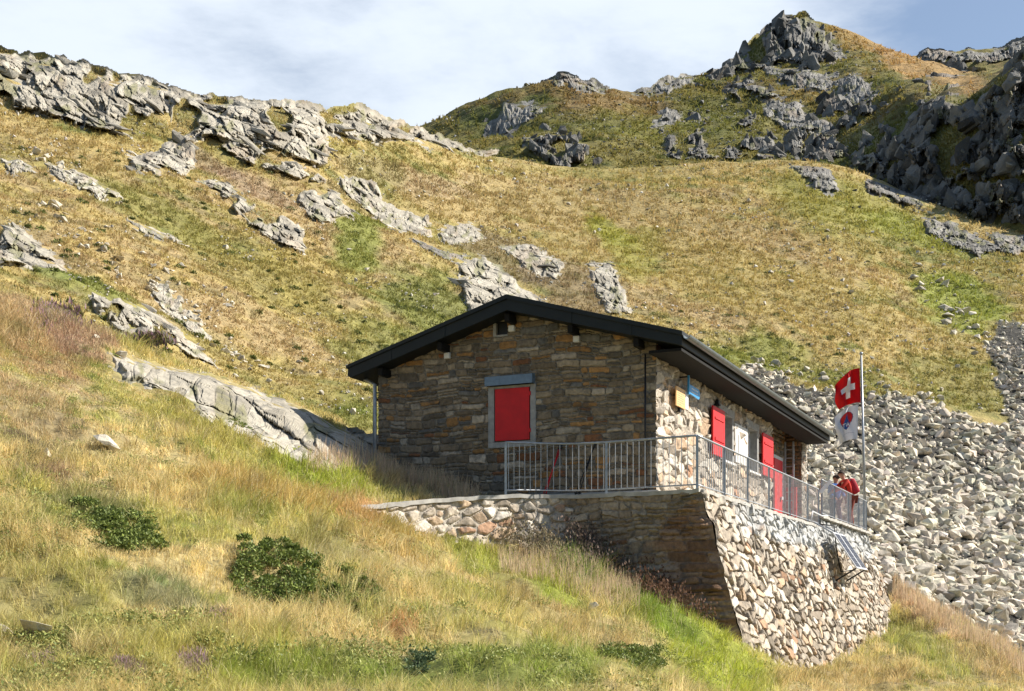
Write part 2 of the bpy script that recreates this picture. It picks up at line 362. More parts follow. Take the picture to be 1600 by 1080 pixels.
def col1(px, py, P):
    return field(px, py, P, [
        (40, 520, 150, 60, .5, C(.36, .22, .13), .6), (130, 520, 60, 60, .6, HEATH, .5), (300, 630, 120, 30, .5, C(.30, .24, .08), .5),
        (60, 640, 90, 40, .5, C(.33, .24, .14), .6), (45, 690, 42, 12, .4, C(.10, .065, .045), .95), (110, 712, 40, 9, .1, C(.14, .09, .06), .9), (60, 745, 60, 10, .1, C(.36, .24, .17), .8), (215, 530, 60, 8, .5, C(.13, .09, .06), .8), (450, 585, 60, 9, .45, C(.14, .10, .06), .7),
        (500, 745, 95, 24, .25, LIME, .95), (590, 775, 60, 14, .2, LIME, .5), (560, 800, 42, 26, .2, C(.62, .38, .19), .85), (400, 775, 170, 35, .15, C(.50, .34, .12), .65),
        (600, 840, 90, 45, .4, C(.36, .25, .08), .6), (650, 755, 90, 22, .2, C(.50, .38, .20), .9),
        (140, 800, 90, 40, .2, C(.12, .15, .06), .6), (260, 925, 90, 30, .2, C(.16, .2, .11), .6), (500, 860, 70, 30, .2, C(.20, .21, .05), .5),
        (750, 880, 70, 25, .5, LIME, .75), (850, 915, 110, 22, .62, LIME, .85), (900, 895, 50, 26, .4, C(.13, .22, .03), .85),
        (1030, 960, 120, 36, .6, LIME, .8), (1000, 930, 60, 24, .5, C(.15, .22, .03), .8),
        (1120, 1030, 120, 50, .6, C(.36, .40, .045), .9), (1060, 985, 60, 25, .6, C(.14, .22, .03), .6), (780, 1050, 200, 34, 0, C(.20, .28, .03), .75), (470, 1050, 140, 28, 0, C(.20, .27, .03), .7),
        (850, 950, 150, 28, .4, C(.44, .32, .15), .6), (1330, 1070, 140, 26, 0, C(.42, .31, .14), .6), (1440, 960, 110, 14, .6, C(.62, .45, .29), .8),
        (1430, 1010, 110, 24, .5, C(.20, .26, .03), .6), (1550, 1040, 80, 26, .5, C(.44, .33, .16), .6),
        (60, 1045, 60, 22, 0, C(.33, .18, .2), .3), (80, 950, 120, 60, 0, C(.30, .30, .07), .5), (620, 985, 45, 12, 0, C(.5, .16, .08), .5),
        (30, 470, 120, 30, .4, C(.5, .38, .2), .4),
    ], .55, 101, (C(.60, .485, .22), C(.44, .395, .115), C(.24, .28, .055), C(.60, .46, .27)))
def col2(px, py, P):
    gold, ol, dk, he = C(.40, .305, .12), C(.31, .255, .085), C(.20, .20, .06), C(.36, .26, .14)
    return field(px, py, P, [
        (860, 320, 330, 45, .08, C(.36, .27, .12), .75), (640, 280, 120, 25, .2, C(.32, .24, .15), .5), (1000, 360, 260, 50, .1, C(.35, .265, .11), .55),
        (960, 370, 60, 22, .6, C(.27, .27, .04), .8), (1000, 400, 40, 50, .3, C(.24, .24, .04), .6),
        (560, 380, 45, 60, -.1, C(.17, .20, .035), .8), (660, 470, 90, 60, .3, C(.14, .17, .035), .75), (620, 560, 110, 60, .4, C(.20, .21, .05), .7),
        (590, 270, 50, 60, .2, C(.19, .18, .06), .5), (790, 400, 110, 30, .35, C(.19, .15, .08), .7), (900, 450, 90, 40, .4, C(.19, .14, .09), .6),
        (1180, 450, 220, 60, .3, C(.30, .235, .075), .6), (1330, 330, 150, 50, .3, C(.24, .23, .045), .7), (1450, 370, 120, 25, .3, C(.23, .24, .045), .8),
        (1500, 470, 90, 45, .3, C(.22, .26, .04), .8), (1500, 600, 110, 50, .2, C(.20, .19, .05), .7), (1160, 560, 100, 40, .1, C(.17, .20, .035), .75), (1290, 590, 120, 26, .15, C(.18, .19, .045), .7),
        (100, 240, 140, 28, .4, C(.36, .27, .11), .7), (230, 330, 150, 30, .45, C(.17, .18, .045), .55), (380, 420, 150, 40, .45, C(.25, .22, .06), .6),
        (120, 450, 120, 22, .3, C(.15, .19, .04), .7), (330, 250, 60, 14, .5, C(.29, .21, .14), .6), (400, 290, 90, 16, .45, C(.31, .22, .15), .6), (470, 420, 60, 60, 0, C(.27, .22, .06), .4),
        (560, 640, 60, 30, .4, C(.13, .17, .03), .6),
    ], .11, 201, (gold, ol, dk, he))
def col3(px, py, P):
    return field(px, py, P, [
        (950, 165, 110, 26, .1, C(.24, .15, .065), .7), (1000, 200, 90, 30, .2, C(.19, .18, .04), .7), (1130, 200, 90, 40, .2, C(.12, .13, .03), .6), (880, 190, 120, 25, 0, C(.13, .13, .04), .6),
        (1380, 70, 80, 20, .5, C(.34, .21, .085), .95), (1460, 112, 90, 14, .2, C(.36, .23, .09), .95), (1330, 60, 40, 20, .5, C(.30, .2, .07), .8), (1240, 200, 90, 30, 0, C(.17, .15, .04), .6),
        (1250, 150, 120, 20, .2, C(.25, .18, .06), .5),
    ], .035, 301, (C(.20, .17, .05), C(.13, .135, .035), C(.09, .10, .03), C(.22, .15, .06)))

# ------------------------------------------------------------------ outcrops: (sheet, polygon, cell px, amp, elongation axis, palette, label...)
OUT = [
 # left ridge
 (2, [(-90, 58), (0, 78), (60, 86), (160, 108), (230, 128), (262, 140), (275, 215), (235, 200), (200, 205), (150, 200), (100, 182), (50, 168), (0, 158), (-90, 140)], 34, 'L', 'pale grey rock ridge at the far left end of the skyline'),
 (2, [(250, 138), (300, 145), (400, 158), (440, 160), (500, 168), (516, 215), (512, 275), (478, 262), (440, 240), (380, 236), (330, 215), (285, 225), (268, 190)], 34, 'L', 'pale slabby rock ridge on the skyline just left of the ridge notch'),
 (2, [(500, 172), (520, 166), (560, 166), (610, 186), (650, 202), (690, 216), (775, 244), (700, 238), (640, 226), (590, 222), (540, 220), (518, 222), (503, 200)], 26, 'L', 'pointed pale rock crest on the skyline where the ridge runs down to the meadow'),
 (2, [(195, 238), (250, 228), (262, 214), (300, 222), (308, 250), (290, 272), (215, 268)], 26, 'L', 'pale slab with a dark notch in the grass below the left ridge'),
 (2, [(335, 205), (380, 210), (430, 245), (478, 262), (512, 278), (500, 292), (450, 275), (400, 262), (345, 235)], 20, 'L', 'stepped grey ledges slanting right just under the left ridge'),
 (2, [(306, 276), (350, 280), (400, 312), (470, 352), (480, 388), (440, 384), (400, 358), (355, 318)], 20, 'L', 'long grey outcrop slanting down the middle of the left slope'),
 (2, [(462, 305), (490, 298), (530, 302), (556, 342), (505, 350), (482, 332)], 18, 'L', 'small pale outcrop where the left slope meets the gully'),
 (2, [(528, 272), (580, 286), (612, 318), (670, 338), (672, 360), (620, 366), (582, 330), (540, 302)], 14, 'L', 'broken grey rocks down the gully left of the golden meadow'),
 (2, [(688, 352), (740, 350), (760, 372), (700, 382)], 10, 'L', 'small broken rock cluster in the heather above the big outcrop'),
 (2, [(710, 408), (760, 400), (800, 432), (850, 458), (880, 495), (735, 495), (722, 450)], 26, 'L', 'big grey folded outcrop directly above the hut roof ridge'),
 (2, [(778, 384), (830, 384), (884, 410), (872, 440), (820, 418)], 15, 'L', 'grey ledges upslope and right of the big outcrop above the roof'),
 (2, [(915, 414), (955, 412), (988, 492), (955, 490), (930, 452)], 14, 'L', 'narrow grey outcrop right of the others above the roof'),
 (2, [(-90, 320), (0, 340), (50, 362), (98, 402), (108, 430), (60, 436), (0, 436), (-90, 430)], 40, 'L', 'large pale green-grey slab at the left edge of the picture'),
 (2, [(140, 470), (190, 477), (240, 480), (290, 512), (345, 560), (300, 552), (220, 527), (150, 495)], 26, 'L', 'pale slab band slanting down behind the heather knoll on the left'),
 (1, [(165, 555), (235, 568), (330, 584), (430, 622), (500, 652), (610, 690), (610, 738), (505, 738), (450, 720), (395, 696), (330, 668), (290, 634), (190, 595)], 46, 'N', 'long pale rock slab running down to the left corner of the hut'),
 # meadow right
 (2, [(1232, 262), (1290, 266), (1318, 300), (1290, 306), (1252, 284)], 15, 'D', 'dark little outcrop in the meadow below the crags'),
 (2, [(1438, 342), (1490, 346), (1545, 376), (1592, 392), (1520, 396), (1450, 364)], 14, 'D', 'low row of grey rocks in the grass under the right crags'),
 (2, [(1350, 284), (1400, 275), (1450, 296), (1470, 325), (1400, 322), (1360, 305)], 18, 'D', 'grey rock group at the left foot of the right crags'),
 # mountain
 (3, [(1300, 240), (1300, 205), (1320, 150), (1352, 145), (1372, 175), (1402, 195), (1420, 170), (1455, 135), (1500, 140), (1520, 160), (1560, 108), (1600, 84), (1700, 60), (1700, 380), (1600, 358), (1540, 348), (1490, 330), (1440, 312), (1400, 296), (1352, 268)], 30, 'C', 'massive dark jagged crags rising at the right edge of the picture'),
 (3, [(1095, 132), (1110, 112), (1150, 86), (1215, 36), (1262, 30), (1290, 52), (1312, 92), (1290, 108), (1250, 104), (1232, 84), (1195, 102), (1150, 108), (1120, 128)], 24, 'C', 'dark jagged crag on the left shoulder of the summit'),
 (3, [(1125, 152), (1170, 122), (1195, 135), (1225, 140), (1190, 156)], 20, 'C', 'dark pointed crag under the left shoulder of the summit'),
 (3, [(798, 222), (850, 205), (876, 212), (900, 228), (950, 250), (955, 262), (880, 270), (835, 248)], 20, 'C', 'dark rocks poking up behind the crest of the golden meadow'),
 (3, [(1035, 212), (1085, 176), (1112, 186), (1095, 215), (1105, 258), (1040, 258)], 16, 'C', 'dark boulder group on the flank left of the summit gully'),
 (3, [(1118, 256), (1150, 222), (1178, 232), (1200, 214), (1232, 248), (1225, 262), (1120, 266)], 20, 'C', 'dark rock teeth standing behind the meadow crest in the middle'),
 (3, [(1165, 88), (1230, 100), (1306, 112), (1300, 140), (1240, 135)], 11, 'D', 'grey rubble spilling down below the summit crag'),
 (3, [(850, 140), (875, 128), (925, 130), (952, 142), (905, 146)], 12, 'D', 'grey rocks capping the rounded hump on the skyline'),
 (3, [(985, 152), (1040, 136), (1088, 126), (1080, 138), (1030, 148)], 11, 'D', 'grey rocks along the skyline between hump and summit'),
 (3, [(1228, 205), (1262, 188), (1300, 205), (1330, 240), (1345, 262), (1290, 262), (1240, 250)], 22, 'C', 'dark jagged outcrop at the left end of the right crags'),
 (3, [(1278, 150), (1310, 138), (1345, 160), (1335, 195), (1300, 200)], 20, 'C', 'dark rock teeth above the left end of the right crags'),
 (3, [(1440, 118), (1490, 98), (1535, 108), (1500, 132), (1455, 138)], 18, 'C', 'dark pinnacles along the top edge of the right crags'),
 (3, [(1050, 262), (1110, 240), (1128, 262)], 14, 'C', 'small dark rocks on the meadow crest below the flank boulders'),
 (3, [(1010, 195), (1045, 165), (1060, 180), (1040, 205)], 12, 'D', 'small rock rib on the flank right of the hump'),
 (3, [(1120, 190), (1170, 172), (1200, 188), (1160, 205)], 14, 'C', 'dark broken ledge in the middle of the summit flank'),
 (3, [(760, 190), (800, 168), (850, 158), (830, 178), (790, 196)], 10, 'D', 'thin line of grey rocks climbing the left flank of the hump'),
 (3, [(1300, 120), (1345, 118), (1372, 140), (1355, 165), (1312, 150)], 15, 'D', 'grey jagged rocks on the brown shoulder above the right crags'),
 (3, [(1195, 150), (1250, 158), (1300, 190), (1292, 225), (1235, 205), (1190, 175)], 17, 'D', 'broken dark rocks scattered between the summit crag and the right crags'),
 (3, [(1265, 60), (1300, 58), (1322, 80), (1300, 96), (1270, 84)], 12, 'D', 'small grey rocks just right of the summit crag'),
 (2, [(1545, 360), (1700, 372), (1700, 410), (1600, 400), (1560, 392)], 14, 'D', 'grey rocks at the very foot of the crags by the right edge'),
 (2, [(60, 262), (120, 270), (170, 300), (196, 318), (150, 312), (90, 285)], 12, 'L', 'thin broken ledge crossing the upper left slope'),
 (2, [(190, 345), (260, 360), (300, 384), (250, 378)], 10, 'L', 'thin pale ledge in the middle of the left slope'),
 (2, [(0, 255), (40, 262), (62, 285), (20, 278)], 10, 'L', 'small pale ledge near the left edge under the ridge'),
 (2, [(230, 438), (262, 442), (300, 480), (328, 512), (290, 500), (250, 465)], 10, 'L', 'band of pale rubble rock behind the left knoll'),
 (2, [(640, 372), (700, 392), (735, 402), (700, 408), (655, 392)], 10, 'D', 'low dark rocks left of the big outcrop above the roof'),
 (4, [(1430, 92), (1450, 76), (1500, 76), (1560, 70), (1600, 56), (1650, 44), (1650, 72), (1560, 90), (1500, 96)], 14, 'D', 'grey rocks along the farthest ridge at the top right'),
]
SH = {1: S1, 2: S2, 3: S3, 4: S4}
SCREE = [(1158, 580), (1200, 582), (1236, 604), (1270, 618), (1330, 628), (1400, 620), (1460, 642), (1530, 664), (1572, 670), (1560, 600), (1540, 545), (1560, 512), (1610, 505), (1760, 560), (1900, 1300), (1200, 1300), (1150, 900)]
def wob(px, py, seed, a=14, s=.045):
    q = xyz(px*s, py*s, 0)
    return px+(fbm(q, seed, 3)-.5)*a*2, py+(fbm(q+9, seed+5, 3)-.5)*a*2
def rockmask(k, px, py):
    m = np.zeros(px.shape)
    for (s, poly, cell, ty, lab) in OUT:
        if s == k:
            wx, wy = wob(px, py, 55, 6, .1); m = np.maximum(m, sstep(-3, 3, polydist(wx, wy, poly)))
    if k == 2:
        wx, wy = wob(px, py, 77, 16, .05); m = np.maximum(m, sstep(-4, 4, polydist(wx, wy, SCREE)))
    return m
def normals(P):
    dr = np.gradient(P, axis=0); dc = np.gradient(P, axis=1); n = np.cross(dc, dr)
    return n/(np.linalg.norm(n, axis=-1, keepdims=True)+1e-12)
TERR = {}
def build_sheet(k, name, colf, mat):
    S = SH[k]; P = S.P(); px = np.broadcast_to(S.px, S.py.shape)
    c = colf(px, S.py, P)
    if k == 2:
        wx, wy = wob(px, S.py, 77, 16, .05); m = sstep(-6, 6, polydist(wx, wy, SCREE)); c = mixc(c, np.broadcast_to(C(.05, .047, .04), c.shape), m)
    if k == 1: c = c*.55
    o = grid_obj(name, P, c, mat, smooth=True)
    return tag(o, kind='structure')
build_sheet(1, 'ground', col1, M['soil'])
build_sheet(2, 'hillside', col2, M['meadow'])
build_sheet(3, 'mountain', col3, M['far'])
build_sheet(4, 'far_ridge', col3, M['far'])

# ------------------------------------------------------------------ rock variants
def rock_variant(seed, flat):
    r = np.random.default_rng(seed); bm = bmesh.new()
    for _ in range(12):
        v = r.normal(size=3); v /= np.linalg.norm(v); v = v*np.array([1, .8, flat])*r.uniform(.75, 1.05); bm.verts.new(v)
    res = bmesh.ops.convex_hull(bm, input=bm.verts[:])
    bmesh.ops.delete(bm, geom=[g for g in res['geom_interior'] if isinstance(g, bmesh.types.BMVert)], context='VERTS')
    bmesh.ops.dissolve_limit(bm, angle_limit=math.radians(14), verts=bm.verts[:], edges=bm.edges[:])
    bmesh.ops.bevel(bm, geom=bm.edges[:], offset=.02, segments=1, affect='EDGES', clamp_overlap=True)
    bmesh.ops.triangulate(bm, faces=bm.faces[:]); bmesh.ops.recalc_face_normals(bm, faces=bm.faces[:])
    V = np.array([v.co[:] for v in bm.verts]); bm.verts.index_update(); T = np.array([[v.index for v in f.verts] for f in bm.faces]); bm.free()
    return V, T
RV = [rock_variant(k, f) for k, f in zip(range(12), (.5, .6, .7, .45, .8, .55, .65, .5, .75, .6, .4, .7))]
def facet2(u, v, seed):
    """nearest jittered 2D cell: seed coords, edge distance, random numbers"""
    i, j = np.floor(u).astype(np.int64), np.floor(v).astype(np.int64)
    b1 = np.full(u.shape, 9e9); b2 = b1.copy(); su = u*0; sv_ = u*0; R = np.zeros(u.shape+(4,))
    for a in (-1, 0, 1):
        for b in (-1, 0, 1):
            x, y = i+a, j+b; z = x*0; cu = x+hsh(x, y, z, seed); cv = y+hsh(x, y, z, seed+1)
            dd = (u-cu)**2+(v-cv)**2; m = dd < b1; b2 = np.where(m, b1, np.minimum(b2, dd)); b1 = np.where(m, dd, b1)
            su = np.where(m, cu, su); sv_ = np.where(m, cv, sv_)
            R = np.where(m[..., None], np.stack([hsh(x, y, z, seed+k) for k in (2, 3, 4, 5)], -1), R)
    return su, sv_, np.sqrt(b2)-np.sqrt(b1), R
TY = {  # bedding angle (picture, radians down-right), elongation, lateral facing range, steepness range, shift
 'L': (.55, 2.6, (-.35, 1.15), (.35, 1.5)), 'N': (.42, 2.4, (-.1, .55), (1.2, 2.2)),
 'C': (1.25, 1.9, (-1.8, 1.0), (.05, .9)), 'D': (1.0, 1.4, (-1.2, 1.1), (.1, 1.1))}
BK = {  # count per 1000 px2, size range px, scale axes (along, across, thick), frame
 'L': (5, 3, 19, (1.9, .8, .36), (.85, -.25, -.46)), 'N': (1.2, 4, 13, (1.9, .8, .3), (.85, -.2, -.5)),
 'C': (20, 2.5, 21, (1.5, .72, .85), (.18, .1, 1)), 'D': (26, 2, 9, (1.3, .8, .8), (.2, .1, 1))}
def blocks(k, poly, px, py, P, sd, pocket, cell, ty, seed, pal):
    r = np.random.default_rng(seed+900); dens, s0, s1, ax, d = BK[ty]; ii = np.argwhere((sd > -2) & (pocket < .5))
    n = max(4, int(dens*len(ii)*(px[0, 1]-px[0, 0])**2/1000)); pick = ii[r.integers(0, len(ii), n)]
    B = P[pick[:, 0], pick[:, 1]].copy(); f = min(1., cell/26); sz = (s0+(s1-s0)*r.random(n)**3.0)*f*B[:, 1]/F
    d = Vector(d).normalized(); u = d.orthogonal().normalized()
    if ty in 'LN': u = (Vector((.3, .9, .3))-d*d.dot(Vector((.3, .9, .3)))).normalized()
    w = d.cross(u); Fr = np.array([d, u, w]).T
    lim = .35 if ty in 'LN' else .7; R = Fr[None]@(rot_mats2(n, r, lim))
    vi = r.integers(0, len(RV), n); VV, TT, CC = [], [], []; off = 0
    base, alt, drk = pal; t = r.random((n, 1)); col = base*(1-t)+alt*t; col = np.where(r.random((n, 1)) < .25, drk, col)*(1+(r.random((n, 1))-.5)*.3)
    B[:, 1] += sz*(.25 if ty in 'CD' else .1)
    for q in range(len(RV)):
        jj = np.nonzero(vi == q)[0]
        if not len(jj): continue
        V, T = RV[q]; A = V/np.array([1, .8, .6])*np.array(ax)
        W = np.einsum('nij,vj->nvi', R[jj], A)*sz[jj, None, None]+B[jj, None, :]
        VV.append(W.reshape(-1, 3)); TT.append((T[None]+(np.arange(len(jj))*len(V))[:, None, None]+off).reshape(-1, 3)); off += len(jj)*len(V); CC.append(np.repeat(col[jj], len(V), 0))
    return np.concatenate(VV), np.concatenate(TT), np.concatenate(CC)
def rot_mats2(n, r, lim):
    a, b, c = (r.normal(size=n)*lim*.4 for _ in range(3)); z = 0*a; o = z+1
    ca, sa, cb, sb, cc, sc = np.cos(a), np.sin(a), np.cos(b), np.sin(b), np.cos(c), np.sin(c)
    Rz = np.stack([ca, -sa, z, sa, ca, z, z, z, o], -1).reshape(-1, 3, 3); Rx = np.stack([o, z, z, z, cb, -sb, z, sb, cb], -1).reshape(-1, 3, 3)
    Ry = np.stack([cc, z, sc, z, o, z, -sc, z, cc], -1).reshape(-1, 3, 3); return Rz@Rx@Ry
GP = {2: [], 3: [], 4: []}
def outcrop(k, poly, cell, ty, label, seed):
    S = SH[k]; poly = np.array(poly, float); st = 1.5 if cell > 20 else 1.2
    x0, y0 = poly.min(0)-8; x1, y1 = poly.max(0)+8
    x1 = min(x1, 1700); x0 = max(x0, -90)
    px, py = np.meshgrid(np.arange(x0, x1, st), np.arange(y1, y0, -st))
    Yb = S.at(px, py, False)[..., 1]; Ym = float(np.median(Yb)); mp = Ym/F; cm = cell*mp
    wx, wy = wob(px, py, 55+seed, 9, .07); sd = polydist(wx, wy, poly)
    ang, el, (bl, bh), (al, ah) = TY[ty]; ca, sa = math.cos(ang), math.sin(ang)
    qx = px+(fbm(xyz(px/cell*.9, py/cell*.9, seed), seed, 3)-.5)*cell*.45; qy = py+(fbm(xyz(px/cell*.9+31, py/cell*.9, seed), seed+2, 3)-.5)*cell*.45
    U = (qx*ca+qy*sa); V = (-qx*sa+qy*ca)
    Yt = 0; E = None; ids = []
    for lv, (sc, amp) in enumerate(((1, 1), (.46, .42), (.2, .20), (.09, .09))):
        cu, cv = cell*sc*el**.5, cell*sc/el**.5*1.15
        su, sv2, e, R = facet2(U/cu, V/cv, seed*13+lv*7); su = su*cu; sv2 = sv2*cv
        du, dv = U-su, V-sv2; dx = (du*ca-dv*sa)*mp; dz = -(du*sa+dv*ca)*mp
        b = bl+(bh-bl)*R[..., 0]; a = al+(ah-al)*R[..., 1]
        if lv == 0:
            sx_, sy_ = su*ca-sv2*sa, su*sa+sv2*ca
            Y0 = S.at(np.clip(sx_, x0-30, x1+30), sy_, False)[..., 1]; Yd = S.at(np.clip(sx_, x0-30, x1+30), sy_+cv*.62, False)[..., 1]
            lo = {'L': 1.5, 'N': .5, 'C': 2.2, 'D': 1.3}[ty]; Yt = Yb+np.clip(Yd+a*dz+b*dx-Yb, -lo*cm, .1*cm)+b*dx*.5+(R[..., 2]-.5)*cm*.35; e0, R0 = e, R
        else:
            Yt = Yt+(b*dx+(a-(al+ah)/2)*dz)*(1.25 if lv < 3 else .9)*{'N': .4, 'L': .6, 'C': 1.3, 'D': 1}[ty]+(R[..., 2]-.5)*cell*sc*mp*(.4 if ty == 'N' else 1.0)
            if lv == 1: e1, R1 = e, R
    Yt = Yt+cm*.22*(1-sstep(0, .10, e0))+cm*.10*(1-sstep(0, .12, e1))
    m = sstep(-1, cell*.35, sd)
    Yin = np.minimum(Yt-cm*.15, Yb-cm*.04)
    pocket = sstep(.60, .66, fbm(xyz(px/cell*.7, py/cell*.9, seed), seed+3, 3)) if cell > 18 and ty != 'N' else 0*px
    pk_c = sstep(.555, .585, fbm(xyz(px/cell*.75, py/cell*.95, seed), seed+3, 4))
    if ty == 'C': pocket = pk_c
    Y = Yin+(Yb-Yin+cm*.12)*np.clip((1-m)+pocket*.75, 0, 1)
    P = np.stack([(px-CX)/F*Y, Y, (CY-py)/F*Y], -1)
    Pb = S.at(px, py, False); dzz = blur(blur(S.disp(Pb[..., 0], Pb[..., 1]), 3, 0), 3, 1); P[..., 2] += dzz
    if k > 1:
        gi = np.argwhere((pocket > .5) & (sd > 0))
        if len(gi) > 20:
            rg = np.random.default_rng(seed); gi = gi[rg.integers(0, len(gi), int(len(gi)*st*st*.35))]; GP[k].append(np.concatenate([P[gi[:, 0], gi[:, 1]], px[gi[:, 0], gi[:, 1]][:, None], py[gi[:, 0], gi[:, 1]][:, None]], 1))
    if ty in 'LN': base, alt, drk = C(.33, .30, .24), C(.43, .395, .32), C(.19, .17, .135)
    elif ty == 'D': base, alt, drk = C(.21, .20, .18), C(.30, .285, .25), C(.11, .105, .09)
    else: base, alt, drk = C(.14, .133, .118), C(.23, .22, .195), C(.08, .075, .066)
    c = mixc(np.broadcast_to(base, P.shape), np.broadcast_to(alt, P.shape), R0[..., 3])
    c = mixc(c, np.broadcast_to(drk, P.shape), sstep(.6, .95, R1[..., 3])*.7)
    q = xyz(px/cell, py/cell, 0)
    c = mixc(c, np.broadcast_to(C(.30, .21, .13), P.shape), sstep(.60, .72, fbm(q*.8, seed+8, 3))*.3)
    c = mixc(c, np.broadcast_to(C(.15, .15, .05), P.shape), sstep(.60, .68, fbm(q*1.7+5, seed+9, 3))*.6)
    c = mixc(c, np.broadcast_to(C(.24, .21, .07), P.shape), pocket*.95)
    sdc = (sd[1:, 1:]+sd[:-1, :-1])/2; Vs = P.reshape(-1, 3); cs = c.reshape(-1, 3)
    q = grid_quads(P.shape[0], P.shape[1], sdc > -4); used = np.zeros(len(Vs), bool); used[q.ravel()] = True; idx = np.cumsum(used)-1
    V, T, cb = blocks(k, poly, px, py, P, sd, pocket if ty != 'C' else pk_c, cell, ty, seed, (base, alt, drk)); nb = int(used.sum())
    me = np_mesh('rock_outcrop', np.concatenate([Vs[used], V]), idx[q], T+nb, np.concatenate([cs[used], cb]))
    o = link(me, 'rock_outcrop', M[{'L': 'rockL', 'N': 'rockN', 'C': 'rockF', 'D': 'rockF'}[ty]])
    tag(o, label, 'rock outcrop')
for i, (s, poly, cell, ty, lab) in enumerate(OUT): outcrop(s, poly, cell, ty, lab, 3+i*7)

def rot_mats(n, r, lim=math.pi):
    a = r.uniform(0, 2*math.pi, n); b = r.uniform(-.5, .5, n)*lim/math.pi*2; c = r.uniform(-.5, .5, n)*lim/math.pi*2
    ca, sa, cb, sb, cc, sc = np.cos(a), np.sin(a), np.cos(b), np.sin(b), np.cos(c), np.sin(c); z = 0*a; o = z+1
    Rz = np.stack([ca, -sa, z, sa, ca, z, z, z, o], -1).reshape(-1, 3, 3); Rx = np.stack([o, z, z, z, cb, -sb, z, sb, cb], -1).reshape(-1, 3, 3)
    Ry = np.stack([cc, z, sc, z, o, z, -sc, z, cc], -1).reshape(-1, 3, 3); return Rz@Rx@Ry
def rock_heap(name, P, size, col, mat, r):
    n = len(P); R = rot_mats(n, r, 2.2); vi = r.integers(0, len(RV), n); VV, TT, CC = [], [], []; off = 0
    for k in range(len(RV)):
        ii = np.nonzero(vi == k)[0]
        if not len(ii): continue
        V, T = RV[k]
        W = np.einsum('nij,vj->nvi', R[ii], V)*size[ii, None, None]*r.uniform(.7, 1.3, (len(ii), 1, 3))+P[ii, None, :]
        VV.append(W.reshape(-1, 3)); TT.append((T[None]+(np.arange(len(ii))*len(V))[:, None, None]+off).reshape(-1, 3)); off += len(ii)*len(V)
        CC.append(np.repeat(col[ii], len(V), 0))
    me = np_mesh(name, np.concatenate(VV), None, np.concatenate(TT), np.concatenate(CC))
    return link(me, name, mat)
def rock_cols(n, r, base, var=.3):
    b = np.asarray(base)[None]*(1+(r.random((n, 1))-.5)*2*var); b = b*(1+(r.random((n, 3))-.5)*.08); return b
# scree mass
r = np.random.default_rng(5)
def sample_poly(poly, n, r, x0, x1, y0, y1):
    px = r.uniform(x0, x1, n); py = r.uniform(y0, y1, n); wx, wy = wob(px, py, 77, 16, .05)
    k = polydist(wx, wy, poly) > 0; return px[k], py[k]
px, py = sample_poly(SCREE, 30000, r, 1140, 1660, 500, 1075)
P = S2.at(px, py); ok = P[:, 1] < 140
px, py, P = px[ok], py[ok], P[ok]
szpx = (1.6+13.5*r.random(len(px))**4)*np.interp(py, [520, 620, 760, 950], [.62, .8, 1.15, 1.5])
size = szpx*P[:, 1]/F
P[:, 2] += r.uniform(-.1, .35, len(px))*size
tag(rock_heap('scree', P, size, rock_cols(len(px), r, (.58, .52, .41), .42), M['scree'], r), 'pale grey field of broken stones filling the slope right of the hut', kind='stuff', cat='scree')
# sparse stones at scree rim & on the slopes
STONE_ME = []
for k, (V, T) in enumerate(RV):
    rr = np.random.default_rng(90+k)
    me = np_mesh('boulder', V*np.array([1, 1, 1]), None, T, np.tile(C(.58, .52, .41)*rr.uniform(.75, 1.1), (len(V), 1))); me.materials.append(M['scree']); STONE_ME.append(me)
DARK_ME = []
for k, (V, T) in enumerate(RV):
    me = np_mesh('boulder', V*np.array([1, 1, 1.25]), None, T, np.tile(C(.17, .168, .16), (len(V), 1))); me.materials.append(M['rockF']); DARK_ME.append(me)
def boulder(P, size, r, mes, label, group, name='boulder', sink=.15):
    o = bpy.data.objects.new(name, mes[int(r.integers(0, len(mes)))]); COL.objects.link(o)
    o.location = (P[0], P[1], P[2]+size*sink); o.rotation_euler = (r.uniform(-.5, .5), r.uniform(-.5, .5), r.uniform(0, 6.28))
    o.scale = (size*r.uniform(.8, 1.3), size*r.uniform(.8, 1.2), size*r.uniform(.7, 1.1))
    return tag(o, label, 'boulder' if name == 'boulder' else 'stone', group)
r = np.random.default_rng(6)
px, py = sample_poly(SCREE, 330, r, 1165, 1600, 590, 1000)
n = 0
for x, y in zip(px, py):
    if n >= 165: break
    # keep what the hut or the terrace does not hide
    if x < 1260 and y > 590+(x-1170)*.75: continue
    if x < 1400 and y > 850+(x-1360)*1.2 and x > 1260 and y > 850: continue
    if y > 900+(x-1400)*.63: continue
    P = S2.at(x, y); s = (7+10*r.random()**2)*float(np.interp(y, [540, 620, 760, 950], [.5, .75, 1., 1.2]))*P[1]/F
    boulder(P, s, r, STONE_ME, 'angular grey boulder lying in the pale scree field right of the hut', 'boulders in the scree field', sink=.3); n += 1
# named single boulders
for (x, y, s, mes, lab) in [
    (1213, 566, 15, STONE_ME, 'rounded pale boulder on the grass just above the top of the scree'),
    (1448, 708, 17, STONE_ME, 'big square-cut boulder in the scree left of the picture edge'),
    (1395, 748, 17, STONE_ME, 'big squat boulder in the scree right of the flagpole'),
    (1477, 716, 20, STONE_ME, 'long low boulder in the upper scree beside the square one'),
    (1085, 184, 16, DARK_ME, 'dark domed boulder standing alone on the far flank'),
    (1435, 128, 13, DARK_ME, 'dark pointed boulder on the brown saddle below the summit'),
    (545, 388, 6, STONE_ME, 'small pale stone on the green gully floor'),
    (573, 418, 9, STONE_ME, 'dark-shaded stone in the green gully left of the big outcrop')]:
    k = 3 if y < 200 else 2; P = SH[k].at(x, y); boulder(P, s*P[1]/F, r, mes, lab, None)
